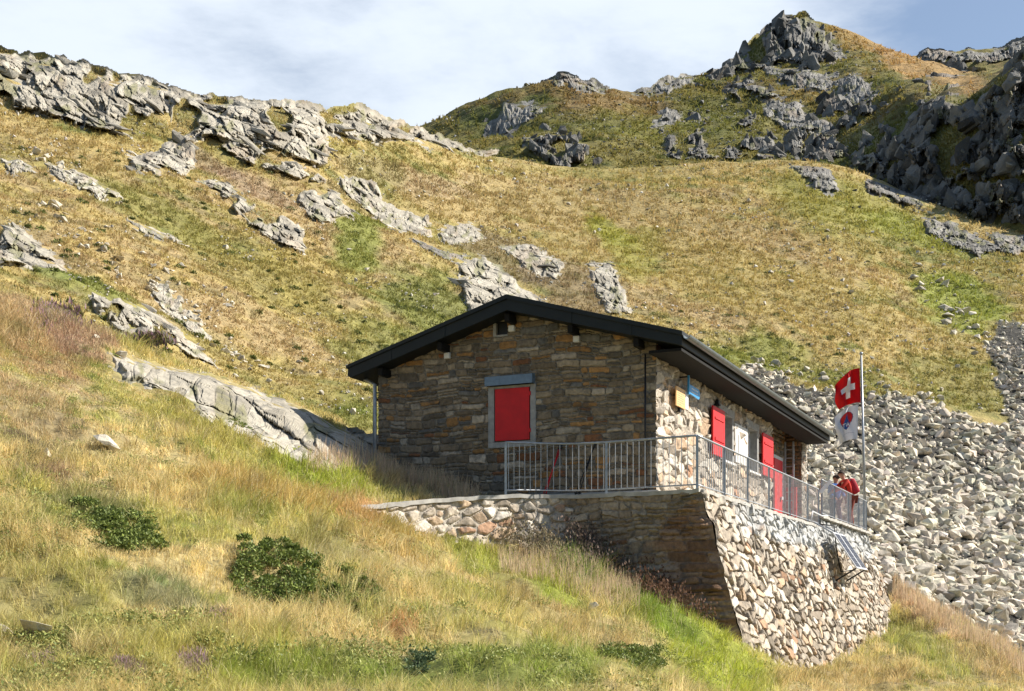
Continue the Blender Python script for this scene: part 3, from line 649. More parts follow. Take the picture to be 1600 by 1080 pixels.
# pale stones strewn on the left slope along streaks, others on the meadow
r = np.random.default_rng(8)
def streak(x0, y0, x1, y1, w, n, smin, smax, lab, grp):
    for _ in range(n):
        t = r.random(); x = x0+(x1-x0)*t+r.normal()*w*.5; y = y0+(y1-y0)*t+r.normal()*w
        P = S2.at(x, y); s = 1.7*(smin+(smax-smin)*r.random()**2)*P[1]/F
        boulder(P, s, r, STONE_ME, lab, grp, 'stone', sink=.35)
G = 'pale stones strewn on the left slope'
streak(20, 225, 190, 325, 7, 22, 2.5, 8, 'pale stone in the upper streak of rubble across the left slope', 'pale stones in the upper streak')
streak(50, 315, 200, 420, 14, 36, 3, 9, 'pale stone in the rubble beside the big slab at the left edge', 'pale stones by the left slab')
streak(225, 430, 330, 510, 9, 40, 2.5, 7, 'pale stone in the rubble band behind the heather knoll', 'pale stones behind the knoll')
streak(180, 340, 560, 620, 45, 55, 1.8, 6, 'small pale stone scattered on the grass left of the hut', 'small pale stones left of the hut')
streak(330, 520, 450, 590, 8, 22, 2, 7, 'pale stone beside the path of slabs behind the left knoll', 'pale stones beside the slabs')
streak(1440, 440, 1560, 560, 22, 40, 2.5, 8, 'pale stone on the bright grass above the scree at the right', 'pale stones above the scree')
streak(1000, 300, 1480, 560, 50, 55, 1.5, 4.5, 'small pale stone dotted on the golden meadow', 'small stones on the meadow')
streak(1170, 572, 1480, 640, 11, 60, 2.5, 7, 'pale stone at the grassy upper rim of the scree', 'stones at the scree rim')
# dark boulders on the mountain
r = np.random.default_rng(9)
for (x0, x1, y0, y1, n, s0, s1, lab, grp) in [
    (690, 1000, 140, 215, 34, 1.5, 5, 'small grey rock on the flank of the rounded hump', 'rocks on the rounded hump'),
    (1040, 1300, 110, 235, 60, 3, 11, 'dark boulder strewn on the green flank below the summit', 'boulders on the summit flank'),
    (1300, 1460, 80, 200, 18, 3, 9, 'grey boulder on the brown shoulder right of the summit', 'boulders on the brown shoulder'),
    (1330, 1600, 250, 330, 24, 4, 11, 'dark boulder at the foot of the right crags', 'boulders at the foot of the crags')]:
    for _ in range(n):
        x, y = r.uniform(x0, x1), r.uniform(y0, y1); k = 3
        if y < {True: 135, False: 135}[x < 1000] and x < 1090: continue
        lim = np.interp(x, [640, 780, 860, 1000, 1085, 1215, 1300, 1430, 1600], [206, 160, 134, 147, 124, 38, 40, 92, 110])
        if y < lim+3: continue
        if y > 240: k = 2; lab2 = lab
        P = SH[k].at(x, y); s = (s0+(s1-s0)*r.random()**2.2)*P[1]/F
        boulder(P, s, r, DARK_ME, lab, grp, sink=.2)
for _ in range(24):   # skyline stones
    x = r.uniform(690, 1100); y = np.interp(x, [640, 700, 780, 860, 910, 1000, 1085, 1150], [206, 188, 160, 134, 134, 147, 124, 88])+r.uniform(2, 7)
    P = S3.at(x, y); boulder(P, r.uniform(2, 4.5)*P[1]/F, r, DARK_ME, 'small rock on the skyline of the far flank', 'rocks along the far skyline', sink=.3)

r = np.random.default_rng(19); px = r.uniform(680, 1650, 9000); py = r.uniform(20, 262, 9000)
cr_ = np.interp(px, S3.px, S3.py.min(0)); dn = fbm(xyz(px*.02, py*.03, 0), 88, 3); mm = (py > cr_+1) & ((dn > .47) | (py < cr_+9) & (dn > .42)) & (px < 1460)
px, py = px[mm], py[mm]; P = S3.at(px, py); tag(rock_heap('mountain_rubble', P, (.7+4.2*r.random(len(px))**3.5)*P[:, 1]/F, rock_cols(len(px), r, (.27, .26, .24), .45), M['rockF'], r), 'countless small stones strewn over the far mountain flank', 'rubble', kind='stuff')
r = np.random.default_rng(20); px = r.uniform(-60, 1640, 9000); py = r.uniform(150, 660, 9000); dn = fbm(xyz(px*.012+py*-.004, py*.03, 0), 89, 3)
cr_ = np.interp(px, S2.px, S2.py.min(0)); mm = (py > cr_+4) & (dn > np.where(px < 620, .5, .575)) & (r.random(9000) < .8)
px, py = px[mm], py[mm]; P = S2.at(px, py); tag(rock_heap('hillside_rubble', P+np.array([0, 0, .0])+np.stack([P[:, 0]*0, P[:, 0]*0, P[:, 1]*.0018], -1), (1.4+3.6*r.random(len(px))**3)*P[:, 1]/F, rock_cols(len(px), r, (.54, .50, .42), .3), M['scree'], r), 'countless tiny pale stones strewn over the grassy hillside', 'rubble', kind='stuff')

# ------------------------------------------------------------------ stone walls with real relief
def cell_rows(s, t, seed, hmin, hmax, wmin, wmax, warp):
    """coursed rubble: returns edge distance (m), id"""
    rr = np.random.default_rng(seed)
    q = xyz(s*1.1, t*1.1, seed)
    t2 = t+(fbm(q*1.0, seed, 3)-.5)*warp*2; s2 = s+(fbm(q*2+5, seed+1, 2)-.5)*warp
    t2 = t2+(fbm(q*9, seed+2, 2)-.5)*.035; s2 = s2+(fbm(q*9+3, seed+3, 2)-.5)*.035
    tb = [t.min()-.5]
    while tb[-1] < t.max()+.5: tb.append(tb[-1]+rr.uniform(hmin, hmax))
    tb = np.array(tb); ri = np.clip(np.searchsorted(tb, t2)-1, 0, len(tb)-2)
    e = np.zeros(s.shape); idd = np.zeros(s.shape)
    for k in range(len(tb)-1):
        m = ri == k
        if not m.any(): continue
        sb = [s.min()-1]
        while sb[-1] < s.max()+1: sb.append(sb[-1]+wmin+(wmax-wmin)*rr.random()**1.5)
        sb = np.array(sb); ci = np.clip(np.searchsorted(sb, s2[m])-1, 0, len(sb)-2)
        x0, x1 = sb[ci], sb[ci+1]; y0, y1 = np.full(ci.shape, tb[k]), np.full(ci.shape, tb[k+1])
        sp = (hsh(ci, ci*0+k, ci*0, seed+9) < .28) & ((y1-y0) > hmin*1.25); ym = y0+(y1-y0)*(.35+.3*hsh(ci, ci*0+k, ci*0, seed+8))
        up = t2[m] > ym; y0 = np.where(sp & up, ym, y0); y1 = np.where(sp & ~up, ym, y1)
        hx, hy = (x1-x0)/2, (y1-y0)/2; qx = np.abs(s2[m]-(x0+x1)/2); qy = np.abs(t2[m]-(y0+y1)/2)
        rd = np.minimum(.05, hy*.8); ax, ay = qx-hx+rd, qy-hy+rd
        e[m] = -(np.hypot(np.maximum(ax, 0), np.maximum(ay, 0))+np.minimum(np.maximum(ax, ay), 0)-rd)
        idd[m] = hsh(ci, ci*0+k, (sp*(1+up)).astype(int), seed+10)
    return e, idd
LOC = [None, None]
def cell_vor(s, t, seed, cw, ch, warp=.05, wv=.25):
    q = xyz(s*2, t*2, seed)
    p = xyz((s+(fbm(q, seed, 2)-.5)*warp*2)/cw, (t+(fbm(q+7, seed+1, 2)-.5)*warp)/ch, 0*s)
    i = np.floor(p[..., :2]).astype(np.int64); b1 = np.full(s.shape, 9e9); b2 = b1.copy(); idd = np.zeros(s.shape); LX = s*0.; LY = s*0.
    for a in (-2, -1, 0, 1, 2):
        for b in (-2, -1, 0, 1, 2):
            x, y = i[..., 0]+a, i[..., 1]+b; z = x*0
            dx = p[..., 0]-x-hsh(x, y, z, seed); dy = p[..., 1]-y-hsh(x, y, z, seed+1); w = hsh(x, y, z, seed+2)**2*wv
            dd = np.sqrt(dx*dx+dy*dy)-w; m = dd < b1
            b2 = np.where(m, b1, np.minimum(b2, dd)); b1 = np.where(m, dd, b1); idd = np.where(m, hsh(x, y, z, seed+3), idd); LX = np.where(m, dx*cw, LX); LY = np.where(m, dy*ch, LY)
    LOC[0], LOC[1] = LX, LY
    return (b2-b1)*.5*min(cw, ch), idd
def palette(idd, pal, seed):
    pal = np.array(pal, float); w = np.cumsum(pal[:, 3]); w /= w[-1]; k = np.clip(np.searchsorted(w, idd), 0, len(pal)-1)
    v = (np.modf(idd*7919.17)[0]-.5)*.5+1; return pal[k][..., :3]*v[..., None]
def stone_face(name, P, s, t, parent, cells, seed, pal, mortar, gap=.012, relief=.035, mrel=-.012, keep=None, out=None, flip=False, tiltk=.25, rnd=.03, stain_shade=None, tilt=0., fade=None):
    e, idd = cells; lx, ly = LOC
    q = xyz(s, t, seed)
    e = e+(fbm(q*14, seed+4, 2)-.5)*.012
    stone = sstep(gap*.5, gap*1.5, e)
    dome = np.clip((e-gap)/rnd, 0, 1)**.6
    h = np.where(e > gap*.8, relief*(.35+.65*dome)*(.6+.8*np.modf(idd*517.3)[0]), mrel)+(fbm(q*7, seed+5, 3)-.5)*relief*.7*stone
    h = h+(fbm(q*22, seed+6, 2)-.5)*.008
    if tilt: h = h+stone*tilt*((np.modf(idd*911.7)[0]-.5)*lx+(np.modf(idd*333.1)[0]-.5)*ly*1.5)
    if fade is not None: h = h*fade
    Nn = normals(P)
    if out is not None:
        sg = np.sign((Nn*np.asarray(out)).sum(-1).mean()); Nn = Nn*sg
    col = palette(idd, pal, seed)*(.8+.4*fbm(q*6, seed+7, 3))[..., None]
    col = mixc(np.broadcast_to(C(*mortar), col.shape)*(.8+.4*fbm(q*3, seed+8, 3))[..., None], col, stone)
    if stain_shade is not None: col = stain_shade(s, t, col)
    Q = P+Nn*h[..., None]
    return grid_obj(name, Q, col, M['stone'], parent, keep=keep)
n2 = np.array([-.9114, .4115]); dd2 = np.array([.4115, .9114]); C0 = np.array([2.834, 25.3]); Z0 = 2.2
nV = np.array([*n2, 0]); dV = np.array([*dd2, 0])
def H(a, b, z): 
    p = C0+n2*a+dd2*b; return Vector((p[0], p[1], z))
def Harr(a, b, z): return np.stack([C0[0]+n2[0]*a+dd2[0]*b, C0[1]+n2[1]*a+dd2[1]*b, z+0*a], -1)
def hbox(bm, a0, a1, b0, b1, z0, z1):
    add_hexa(bm, [H(a0, b0, z0), H(a1, b0, z0), H(a1, b1, z0), H(a0, b1, z0), H(a0, b0, z1), H(a1, b0, z1), H(a1, b1, z1), H(a0, b1, z1)])
def hpart(name, mat, parent, boxes, bevel=0):
    bm = bmesh.new()
    for b in boxes: hbox(bm, *b)
    return bm_obj(name, bm, mat, parent, bevel)
hut = empty('mountain_hut', H(3.1, 7, Z0)*0, 'low stone mountain hut with a dark shallow gable roof and red shutters', 'hut')
RZ, RA = 6.39, 3.0
def zu(a): return np.where(a < RA, 5.06+(a+.69)*(6.09-5.06)/(RA+.69), 4.98+(6.77-a)*(6.09-4.98)/(6.77-RA))
# stone palettes (brownish, rusty, grey)
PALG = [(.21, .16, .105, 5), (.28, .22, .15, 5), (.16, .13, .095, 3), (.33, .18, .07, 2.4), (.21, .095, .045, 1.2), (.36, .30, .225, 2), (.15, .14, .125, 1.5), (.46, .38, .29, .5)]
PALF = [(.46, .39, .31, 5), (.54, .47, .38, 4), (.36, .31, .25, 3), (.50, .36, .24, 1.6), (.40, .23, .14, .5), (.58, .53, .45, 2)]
# gable wall
res = .015
a, z = np.meshgrid(np.arange(-.02, 6.30, res), np.linspace(1.9, 6.15, 284)); zc = np.minimum(z, zu(a)+.03)
P = Harr(a, 0*a, zc)
opening = (a > 2.60) & (a < 3.60) & (z > 3.46) & (z < 4.70); vent = (np.abs(a-3.33) < .12) & (np.abs(z-5.86) < .13)
kp = ~(opening | vent | (z > zu(a)+.05)); kp = kp[1:, 1:] & kp[:-1, :-1]
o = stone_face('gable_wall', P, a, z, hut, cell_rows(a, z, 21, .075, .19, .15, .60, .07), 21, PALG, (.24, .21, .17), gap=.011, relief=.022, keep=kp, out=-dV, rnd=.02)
# facade wall (plane a=0)
b, z = np.meshgrid(np.arange(-.02, 10.1, .018), np.linspace(1.9, 5.32, 190))
P = Harr(0*b, b, z)
w1 = (b > 4.80) & (b < 5.86) & (z > 3.50) & (z < 4.58); w2 = (b > 7.32) & (b < 8.40) & (z > 3.50) & (z < 4.58); wc = (b > 6.02) & (b < 7.33) & (z > 3.55) & (z < 4.55)
kp = ~(w1 | w2); kp = kp[1:, 1:] & kp[:-1, :-1]
e, idd = cell_vor(b, z, 33, .44, .17, .09, .4); 
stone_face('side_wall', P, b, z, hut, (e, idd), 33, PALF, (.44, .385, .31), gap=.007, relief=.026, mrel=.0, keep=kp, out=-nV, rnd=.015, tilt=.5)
# recess, end wall, back and left walls
b, z = np.meshgrid(np.arange(-.02, .52, .018), np.linspace(1.9, 5.3, 150))
stone_face('recess_cheek', Harr(b, 0*b+14.0, z), b, z, hut, cell_rows(b, z, 41, .10, .2, .2, .5, .05), 41, [(.26, .15, .07, 3), (.2, .12, .06, 3), (.3, .2, .12, 2)], (.2, .16, .12), out=-dV)
b, z = np.meshgrid(np.arange(14.0, 14.8, .018), np.linspace(1.9, 5.32, 150))
stone_face('end_pier', Harr(0*b, b, z), b, z, hut, cell_vor(b, z, 43, .3, .17), 43, PALF, (.46, .43, .38), out=-nV)
b, z = np.meshgrid(np.arange(10.05, 14.02, .03), np.linspace(1.9, 5.3, 100))
stone_face('recess_wall', Harr(0*b+.5, b, z), b, z, hut, cell_rows(b, z, 45, .10, .2, .2, .5, .05), 45, PALG, (.3, .28, .25), out=-nV)
b, z = np.meshgrid(np.arange(0, .52, .03), np.linspace(1.9, 5.3, 100))
stone_face('recess_cheek', Harr(b, 0*b+10.08, z), b, z, hut, cell_rows(b, z, 46, .10, .2, .2, .5, .05), 46, PALG, (.3, .28, .25), out=dV)
b, z = np.meshgrid(np.arange(0, 14.8, .04), np.linspace(1.9, 5.2, 80))
stone_face('left_wall', Harr(0*b+6.28, b, z), b, z, hut, cell_rows(b, z, 47, .10, .22, .2, .6, .05), 47, PALG, (.27, .255, .23), out=nV)
a, z = np.meshgrid(np.arange(0, 6.3, .04), np.linspace(1.9, 6.1, 100)); zc = np.minimum(z, zu(a)+.03)
stone_face('rear_wall', Harr(a, 0*a+14.8, zc), a, z, hut, cell_rows(a, z, 48, .10, .22, .2, .6, .05), 48, PALG, (.27, .255, .23), out=dV)
# roof
bm = bmesh.new(); prism(bm, [H(x, -.5, zz) for x, zz in ((-.69, 5.32), (RA, RZ), (6.77, 5.24), (6.79, 5.05), (6.70, 5.0), (RA, 6.12), (-.69, 5.07))], Vector(dV)*15.4)
roof = bm_obj('roof', bm, M['roof'], hut, bevel=.012)
bm = bmesh.new(); prism(bm, [H(x, -.54, zz) for x, zz in ((-.71, 5.35), (RA, RZ+.035), (6.80, 5.275), (6.80, 5.20), (RA, RZ-.05), (-.71, 5.26))], Vector(dV)*15.5)
bm_obj('roof_sheet', bm, M['roof'], roof, bevel=.006)
bm = bmesh.new(); pr = []
for k in range(9):
    t = math.pi*k/8; pr.append((-.785-.075*math.cos(t), 5.27-.085*math.sin(t)))
for k in range(8, -1, -1):
    t = math.pi*k/8; pr.append((-.785-.065*math.cos(t), 5.275-.075*math.sin(t)))
prism(bm, [H(x, -.50, zz) for x, zz in pr], Vector(dV)*15.3)
bm_obj('gutter', bm, M['gutter'], roof)
hpart('soffit_board', M['wood'], roof, [(-.66, .0, -.42, 14.7, 4.99, 5.045)])
for x0_, x1_, z0_, z1_ in ((-.69, RA, 5.07, 6.12), (6.77, RA, 5.0, 6.12)):
    for k in (.28, .62):
        xx = x0_+(x1_-x0_)*k; zz_ = z0_+(z1_-z0_)*k; hpart('fascia_seam', M['roof'], roof, [(xx-.02, xx+.02, -.512, -.50, zz_-.0, zz_+.24)])
for pa in (.27, 1.66, 3.05, 4.60, 6.03):
    zt = float(zu(np.array(pa)))-.01; hpart('purlin', M['wood'], roof, [(pa-.055, pa+.055, -.40, -.002, zt-.16, zt)], .008)
for pa in (1.66, 3.10, 4.60):
    zt = float(zu(np.array(pa)))-.165; hpart('purlin_pad', M['plasterW'], hut, [(pa-.075, pa+.06, -.09, .01, zt-.13, zt)], .012)
hpart('vent', M['black'], hut, [(3.21, 3.45, .05, .1, 5.72, 6.0)])
hpart('vent_frame', M['plaster'], hut, [(3.46, 3.53, -.035, .05, 5.70, 5.98), (3.20, 3.46, -.03, .05, 5.69, 5.73)], .006)
# gable window
w = hpart('window', M['plaster'], hut, [(2.56, 2.68, -.045, .12, 3.49, 4.66), (3.50, 3.64, -.045, .12, 3.49, 4.66), (2.56, 3.64, -.05, .12, 3.37, 3.49), (2.68, 3.50, -.04, .12, 4.60, 4.66)], .008)
hpart('shutter', M['red'], w, [(2.70, 3.475, -.055, -.015, 3.515, 4.595)], .004)
hpart('backing', M['plaster'], w, [(2.62, 3.56, .05, .10, 3.45, 4.65)])
for zz in (3.66, 4.42): hpart('hinge', M['red'], w, [(2.665, 2.71, -.07, -.045, zz, zz+.08)])
bm = bmesh.new(); prism(bm, [H(2.58, 0, 4.88), H(2.58, -.17, 4.84), H(2.58, -.17, 4.655), H(2.58, -.155, 4.655), H(2.58, -.155, 4.825), H(2.58, 0, 4.86)], Vector(nV)*1.08)
for x in (2.581, 3.648): prism(bm, [H(x, 0, 4.87), H(x, -.16, 4.83), H(x, -.16, 4.66), H(x, 0, 4.66)], Vector(nV)*.01)
bm_obj('window_hood', bm, M['hood'], w)
# pipes
def hpipe(name, mat, parent, pts, rr, seg=8):
    bm = bmesh.new(); tube(bm, [H(*p) for p in pts], rr, seg); return bm_obj(name, bm, mat, parent, smooth=True)
hpipe('drainpipe', M['steel'], hut, [(6.62, -.06, 5.05), (6.36, -.06, 4.9), (6.36, -.06, 2.6)], .045)
hpipe('downpipe', M['black'], hut, [(.18, -.09, 5.05), (.18, -.09, 2.25)], .018)
hpart('plinth', M['conc'], hut, [(-.10, 6.2, -.12, 14.0, 2.15, 2.36)], .01)
# facade windows
def fwin(b0, b1, slot):
    w = hpart('window', M['plaster'], hut, [(-.04, .16, b0-.10, b0, 3.50, 4.58), (-.04, .16, b1, b1+.12, 3.50, 4.58), (-.045, .2, b0-.2, b1+.2, 4.58, 4.77)], .008)
    hpart('sill', M['plasterW'], w, [(-.10, .18, b0-.12, b1+.14, 3.44, 3.50)], .008)
    hpart('reveal', M['plaster'], w, [(-.035, .22, b1-.012, b1-.002, 3.502, 4.578)])
    hpart('glass', M['glass'], w, [(.17, .18, b0, b1, 3.5, 4.58)])
    m = (b0+b1)/2
    hpart('frame', M['frame'], w, [(.15, .17, b0, b0+.05, 3.5, 4.58), (.15, .17, b1-.07, b1-.012, 3.5, 4.58), (.151, .169, b0, b1-.02, 3.5, 3.56), (.151, .169, b0, b1-.02, 4.52, 4.58)])
    return w
wA = fwin(4.88, 5.84, 0); wB = fwin(7.40, 8.36, 0)
def shutter(w, b0, b1):
    s = hpart('shutter', M['red'], w, [(-.13, -.09, b0, b1, 3.50, 4.59)], .004)
    hpart('batten', M['red'], s, [(-.15, -.131, b0+.12, b1-.1, 3.83, 3.90), (-.15, -.131, b0+.12, b1-.1, 4.31, 4.36)], .004)
shutter(wA, 3.80, 4.80); shutter(wB, 8.62, 9.78)
hpart('render_panel', M['plasterW'], hut, [(-.055, .0, 6.06, 7.26, 3.56, 4.50)], .01)
hpart('slot_shadow', M['plaster'], hut, [(-.062, -.056, 6.32, 6.40, 3.75, 4.25)])  # grey strip standing in for the slit's shadow on the pale panel
# door with ladder
door = hpart('door', M['red'], hut, [(.40, .45, 12.25, 13.35, 2.2, 4.36)], .006)
hpart('door_frame', M['frame'], door, [(.41, .50, 13.35, 13.45, 2.2, 4.46), (.41, .50, 12.25, 13.35, 4.36, 4.46)])
hpart('handle', M['white'], door, [(.33, .40, 13.0, 13.12, 3.2, 3.3)], .01)
hpart('half_door', M['red'], hut, [(.05, .38, 13.60, 13.66, 2.2, 3.62)], .006)
# ladder
lad = empty('ladder', (0, 0, 0), 'narrow grey metal ladder standing beside the red door', 'ladder')
for a0 in (.36, .12):
    hpart('rail', M['steel'], lad, [(a0-.025, a0+.025, 13.45, 13.50, 2.5, 4.95)], .004)
for k in range(9): hpart('rung', M['steel'], lad, [(.13, .35, 13.46, 13.49, 2.7+.25*k, 2.73+.25*k)])
# info board and blue sign
bd = empty('notice_board', (0, 0, 0), 'square yellow notice board on the lit wall near the front corner', 'notice board')
hpart('panel', M['yellow'], bd, [(-.13, -.10, .99, 1.62, 4.18, 4.58)], .004)
hpart('side_strip', M['white'], bd, [(-.132, -.10, 1.63, 1.84, 4.20, 4.56)], .004)
hpart('text_lines', M['conc'], bd, [(-.1345, -.1305, 1.06, 1.06+w_, 4.50-.045*k, 4.508-.045*k) for k, w_ in enumerate((.45, .5, .38, .5, .42, .48, .3))])
hpart('bracket', M['black'], bd, [(-.10, .0, 1.35, 1.45, 4.10, 4.18)])
sg = empty('direction_sign', (0, 0, 0), 'small blue sign plate with rounded end on the wall beside the yellow board', 'sign')
bm = bmesh.new(); pl = [(1.72, 4.53), (2.40, 4.50), (2.47, 4.56), (2.47, 4.66), (2.40, 4.71), (1.72, 4.72)]
prism(bm, [H(-.20, bb, zz) for bb, zz in pl], Vector(nV)*.03); bm_obj('plate', bm, M['blue'], sg)
hpart('lettering', M['white'], sg, [(-.204, -.2005, 1.85+.1*k, 1.91+.1*k, 4.635, 4.665) for k in range(5)]+[(-.204, -.2005, 1.85+.09*k, 1.90+.09*k, 4.565, 4.59) for k in range(5)])
hpart('bracket', M['blue'], sg, [(-.2, -.16, 1.66, 1.71, 4.50, 4.90)], .005); hpart('arm', M['black'], sg, [(-.16, .02, 1.67, 1.70, 4.86, 4.89)])
wl = hpart('wall_lamp', M['black'], None, [(-.14, .0, 4.28, 4.42, 4.66, 4.70), (-.12, -.03, 4.30, 4.40, 4.70, 4.80)], .01); tag(wl, 'small dark wall lamp above the left red shutter of the long wall', 'lamp')

# ------------------------------------------------------------------ terrace
K = np.array([3.48, 23.65]); SL = 19.9
ter = empty('terrace', (0, 0, 0), 'stone terrace with battered retaining walls carrying the hut and its railings', 'terrace')
STEP = 11.7
def ztop(s): return 2.2+.3*sstep(STEP-.05, STEP+.05, s)
PALR = [(.44, .37, .285, 5), (.50, .435, .345, 4.5), (.34, .28, .21, 3.5), (.48, .35, .23, 2), (.38, .23, .14, .8), (.56, .50, .41, 2), (.25, .21, .16, 1.3)]
u, q = np.meshgrid(np.linspace(0, 1, 900), np.linspace(0, 1, 200))
s = -.3*4.0*q+u*(SL+.3*4.0*q); zt = ztop(s); zz = zt*(1-q)+(-1.8)*q; dep = 2.2-zz
s = -.3*dep+u*(SL+.3*dep); off = .36*dep
bulge = (fbm(xyz(s*.5, zz*.5, 3), 61, 2)-.5)*.25*sstep(0, .25, q)
P = np.stack([K[0]+dd2[0]*s-n2[0]*(off+bulge), K[1]+dd2[1]*s-n2[1]*(off+bulge), zz], -1)
def stain_side(s_, t_, col):
    m = sstep(.05, .2, s_*0+t_) # t_ = depth below coping
    grey = (1-sstep(.45, .75, t_+(fbm(xyz(s_*1.3, t_*2, 0), 71, 3)-.5)*.8))*sstep(.5, 3.5, s_)
    col = mixc(col, np.broadcast_to(C(.42, .43, .42), col.shape)*(.55+.9*fbm(xyz(s_*9, t_*9, 0), 73, 3))[..., None], grey*.85)
    return col
e, idd = cell_vor(s, dep, 51, .35, .185, .06, .35)
def cwob(P, dist):
    g = ((fbm(xyz(P[..., 2]*2.2, 0, 0), 91, 2)-.5)*.22+(fbm(xyz(P[..., 2]*7, 0, 0), 92, 2)-.5)*.10)*(1-sstep(0, .45, dist))
    P = P.copy(); P[..., 0] += (-n2[0]-dd2[0])*g; P[..., 1] += (-n2[1]-dd2[1])*g; return P
P = cwob(P, s+.3*dep)
stone_face('side_wall', P, s, dep, ter, (e, idd), 51, PALR, (.20, .165, .125), gap=.010, relief=.036, mrel=-.035, out=-nV, rnd=.010, stain_shade=stain_side, tilt=.42, fade=.15+.85*sstep(.0, .12, s+.3*dep))
FP = np.array([[3.48, 23.65], [2.95, 23.98], [2.43, 24.3], [1.72, 24.72], [1.12, 24.87], [.62, 24.80], [-.07, 24.35], [-1.34, 23.4], [-2.45, 22.3], [-3.4, 21.2]])
FB = np.array([[-.36*n2[0]-.3*dd2[0], -.36*n2[1]-.3*dd2[1]], [-.14, -.29], [-.12, -.27], [-.05, -.25], [.02, -.16], [.05, -.12], [.08, -.12], [.09, -.1], [.09, -.1], [.09, -.1]])
FZ = np.array([2.2, 2.2, 2.2, 2.2, 2.2, 2.19, 2.16, 2.0, 1.80, 1.62])
seg = np.concatenate([[0], np.cumsum(np.hypot(*np.diff(FP, axis=0).T))])
def fpath(w):
    c = []
    for arr in (FP[:, 0], FP[:, 1], FB[:, 0], FB[:, 1], FZ): c.append(np.interp(w, seg, arr))
    return c
wv = np.arange(0, seg[-1], .018)
X_, Y_, BX_, BY_, Z_ = [blur(c_, 8, 0) if k < 2 else c_ for k, c_ in enumerate(fpath(wv))]
X_[0], Y_[0] = FP[0]
w, q = np.meshgrid(wv, np.arange(0, 3.3, .018))
P = cwob(np.stack([X_[None]+BX_[None]*q, Y_[None]+BY_[None]*q, Z_[None]-q], -1), w)
PALD = [(.17, .115, .075, 4), (.22, .16, .11, 4), (.12, .09, .07, 3), (.25, .12, .06, 2.2), (.26, .22, .18, 2)]
e1_, i1_ = cell_rows(w, q, 81, .09, .23, .22, .75, .12); e2_, i2_ = cell_vor(w, q, 83, .34, .17, .10, .4)
left = w > seg[4]+.1
e = np.where(left, e2_, e1_); idd = np.where(left, i2_, i1_)
def rust_shade_front(s_, t_, col):
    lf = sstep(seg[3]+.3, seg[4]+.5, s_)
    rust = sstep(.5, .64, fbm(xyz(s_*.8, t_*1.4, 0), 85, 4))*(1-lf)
    dark = np.broadcast_to(C(.17, .125, .09), col.shape); c = col*C(.66, .60, .52)*(1-lf)[..., None]+col*lf[..., None]  # shade put into the colour right of the bend; rust patches follow
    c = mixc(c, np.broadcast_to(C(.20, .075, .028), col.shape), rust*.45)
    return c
stone_face('front_wall', P, w, q, ter, (e, idd), 81, [(a_*1.12, b_*1.13, c_*1.15, w_) for a_, b_, c_, w_ in PALR], (.46, .41, .34), gap=.013, relief=.035, mrel=-.008, out=(-.1, -1, 0), rnd=.02, stain_shade=rust_shade_front, tilt=.4, fade=.15+.85*sstep(.0, .12, w))
# end wall of the terrace
u, q = np.meshgrid(np.linspace(0.03, 8, 200), np.arange(0, 4.3, .04)); off = .36*(q-.3)
P = np.stack([K[0]+dd2[0]*(SL-.01)+n2[0]*(u*1.0-off*(1-u/8)), K[1]+dd2[1]*(SL-.01)+n2[1]*(u-off*(1-u/8)), 2.5-q], -1)
stone_face('end_wall', P, u, q, ter, cell_vor(u, q, 87, .3, .19), 87, PALR, (.2, .18, .155), out=dV)
# coping & floors
def strip(name, pts, zs, w0, w1, th, mat, parent, bev=0):
    """slab following a plan polyline, w0/w1 = offsets right/left of the travel direction"""
    pts = [np.array(p, float) for p in pts]; bm = bmesh.new(); rings = []
    for k, p in enumerate(pts):
        t = pts[min(k+1, len(pts)-1)]-pts[max(k-1, 0)]; t = t/np.linalg.norm(t); nn = np.array([-t[1], t[0]])
        a, b = p+nn*w0, p+nn*w1; z = zs[k]
        rings.append([bm.verts.new((a[0], a[1], z-th)), bm.verts.new((b[0], b[1], z-th)), bm.verts.new((b[0], b[1], z)), bm.verts.new((a[0], a[1], z))])
    for k in range(len(rings)-1):
        for j in range(4): bm.faces.new((rings[k][j], rings[k][(j+1) % 4], rings[k+1][(j+1) % 4], rings[k+1][j]))
    bm.faces.new(rings[0]); bm.faces.new(rings[-1][::-1])
    return bm_obj(name, bm, mat, parent, bev)
kk = list(range(0, len(wv), 10)); jit = np.random.default_rng(3).normal(size=len(kk))*.008
strip('coping', [(X_[k], Y_[k]) for k in kk], [Z_[k]+.035+jit[i] for i, k in enumerate(kk)], -.30, .07, .075, M['conc'], ter)
ks = np.arange(0.02, STEP, .25); jit = np.random.default_rng(4).normal(size=200)*.008
strip('coping', [tuple(K+dd2*k) for k in ks], [2.235+jit[i] for i, k in enumerate(ks)], -.06, .40, .07, M['conc'], ter)
ks = np.arange(STEP, SL+.1, .25)
strip('coping', [tuple(K+dd2*k) for k in ks], [2.535+jit[i] for i, k in enumerate(ks)], -.06, .40, .07, M['conc'], ter)
bm = bmesh.new()
fl = [(*FP[k], 2.19) for k in range(7)]+[(-1.6, 26.4, 2.19)]+[(*(K+dd2*STEP+n2*6), 2.19), (*(K+dd2*STEP+n2*.1), 2.19), (*(K+dd2*.3+n2*.1), 2.19)]
prism(bm, fl, (0, 0, -.15)); bm_obj('floor_slab', bm, M['conc'], ter)
bm = bmesh.new(); prism(bm, [(*(K+dd2*STEP+n2*.1), 2.49), (*(K+dd2*SL+n2*.1), 2.49), (*(K+dd2*SL+n2*8), 2.49), (*(K+dd2*STEP+n2*8), 2.49)], (0, 0, -.3)); bm_obj('raised_slab', bm, M['conc'], ter)

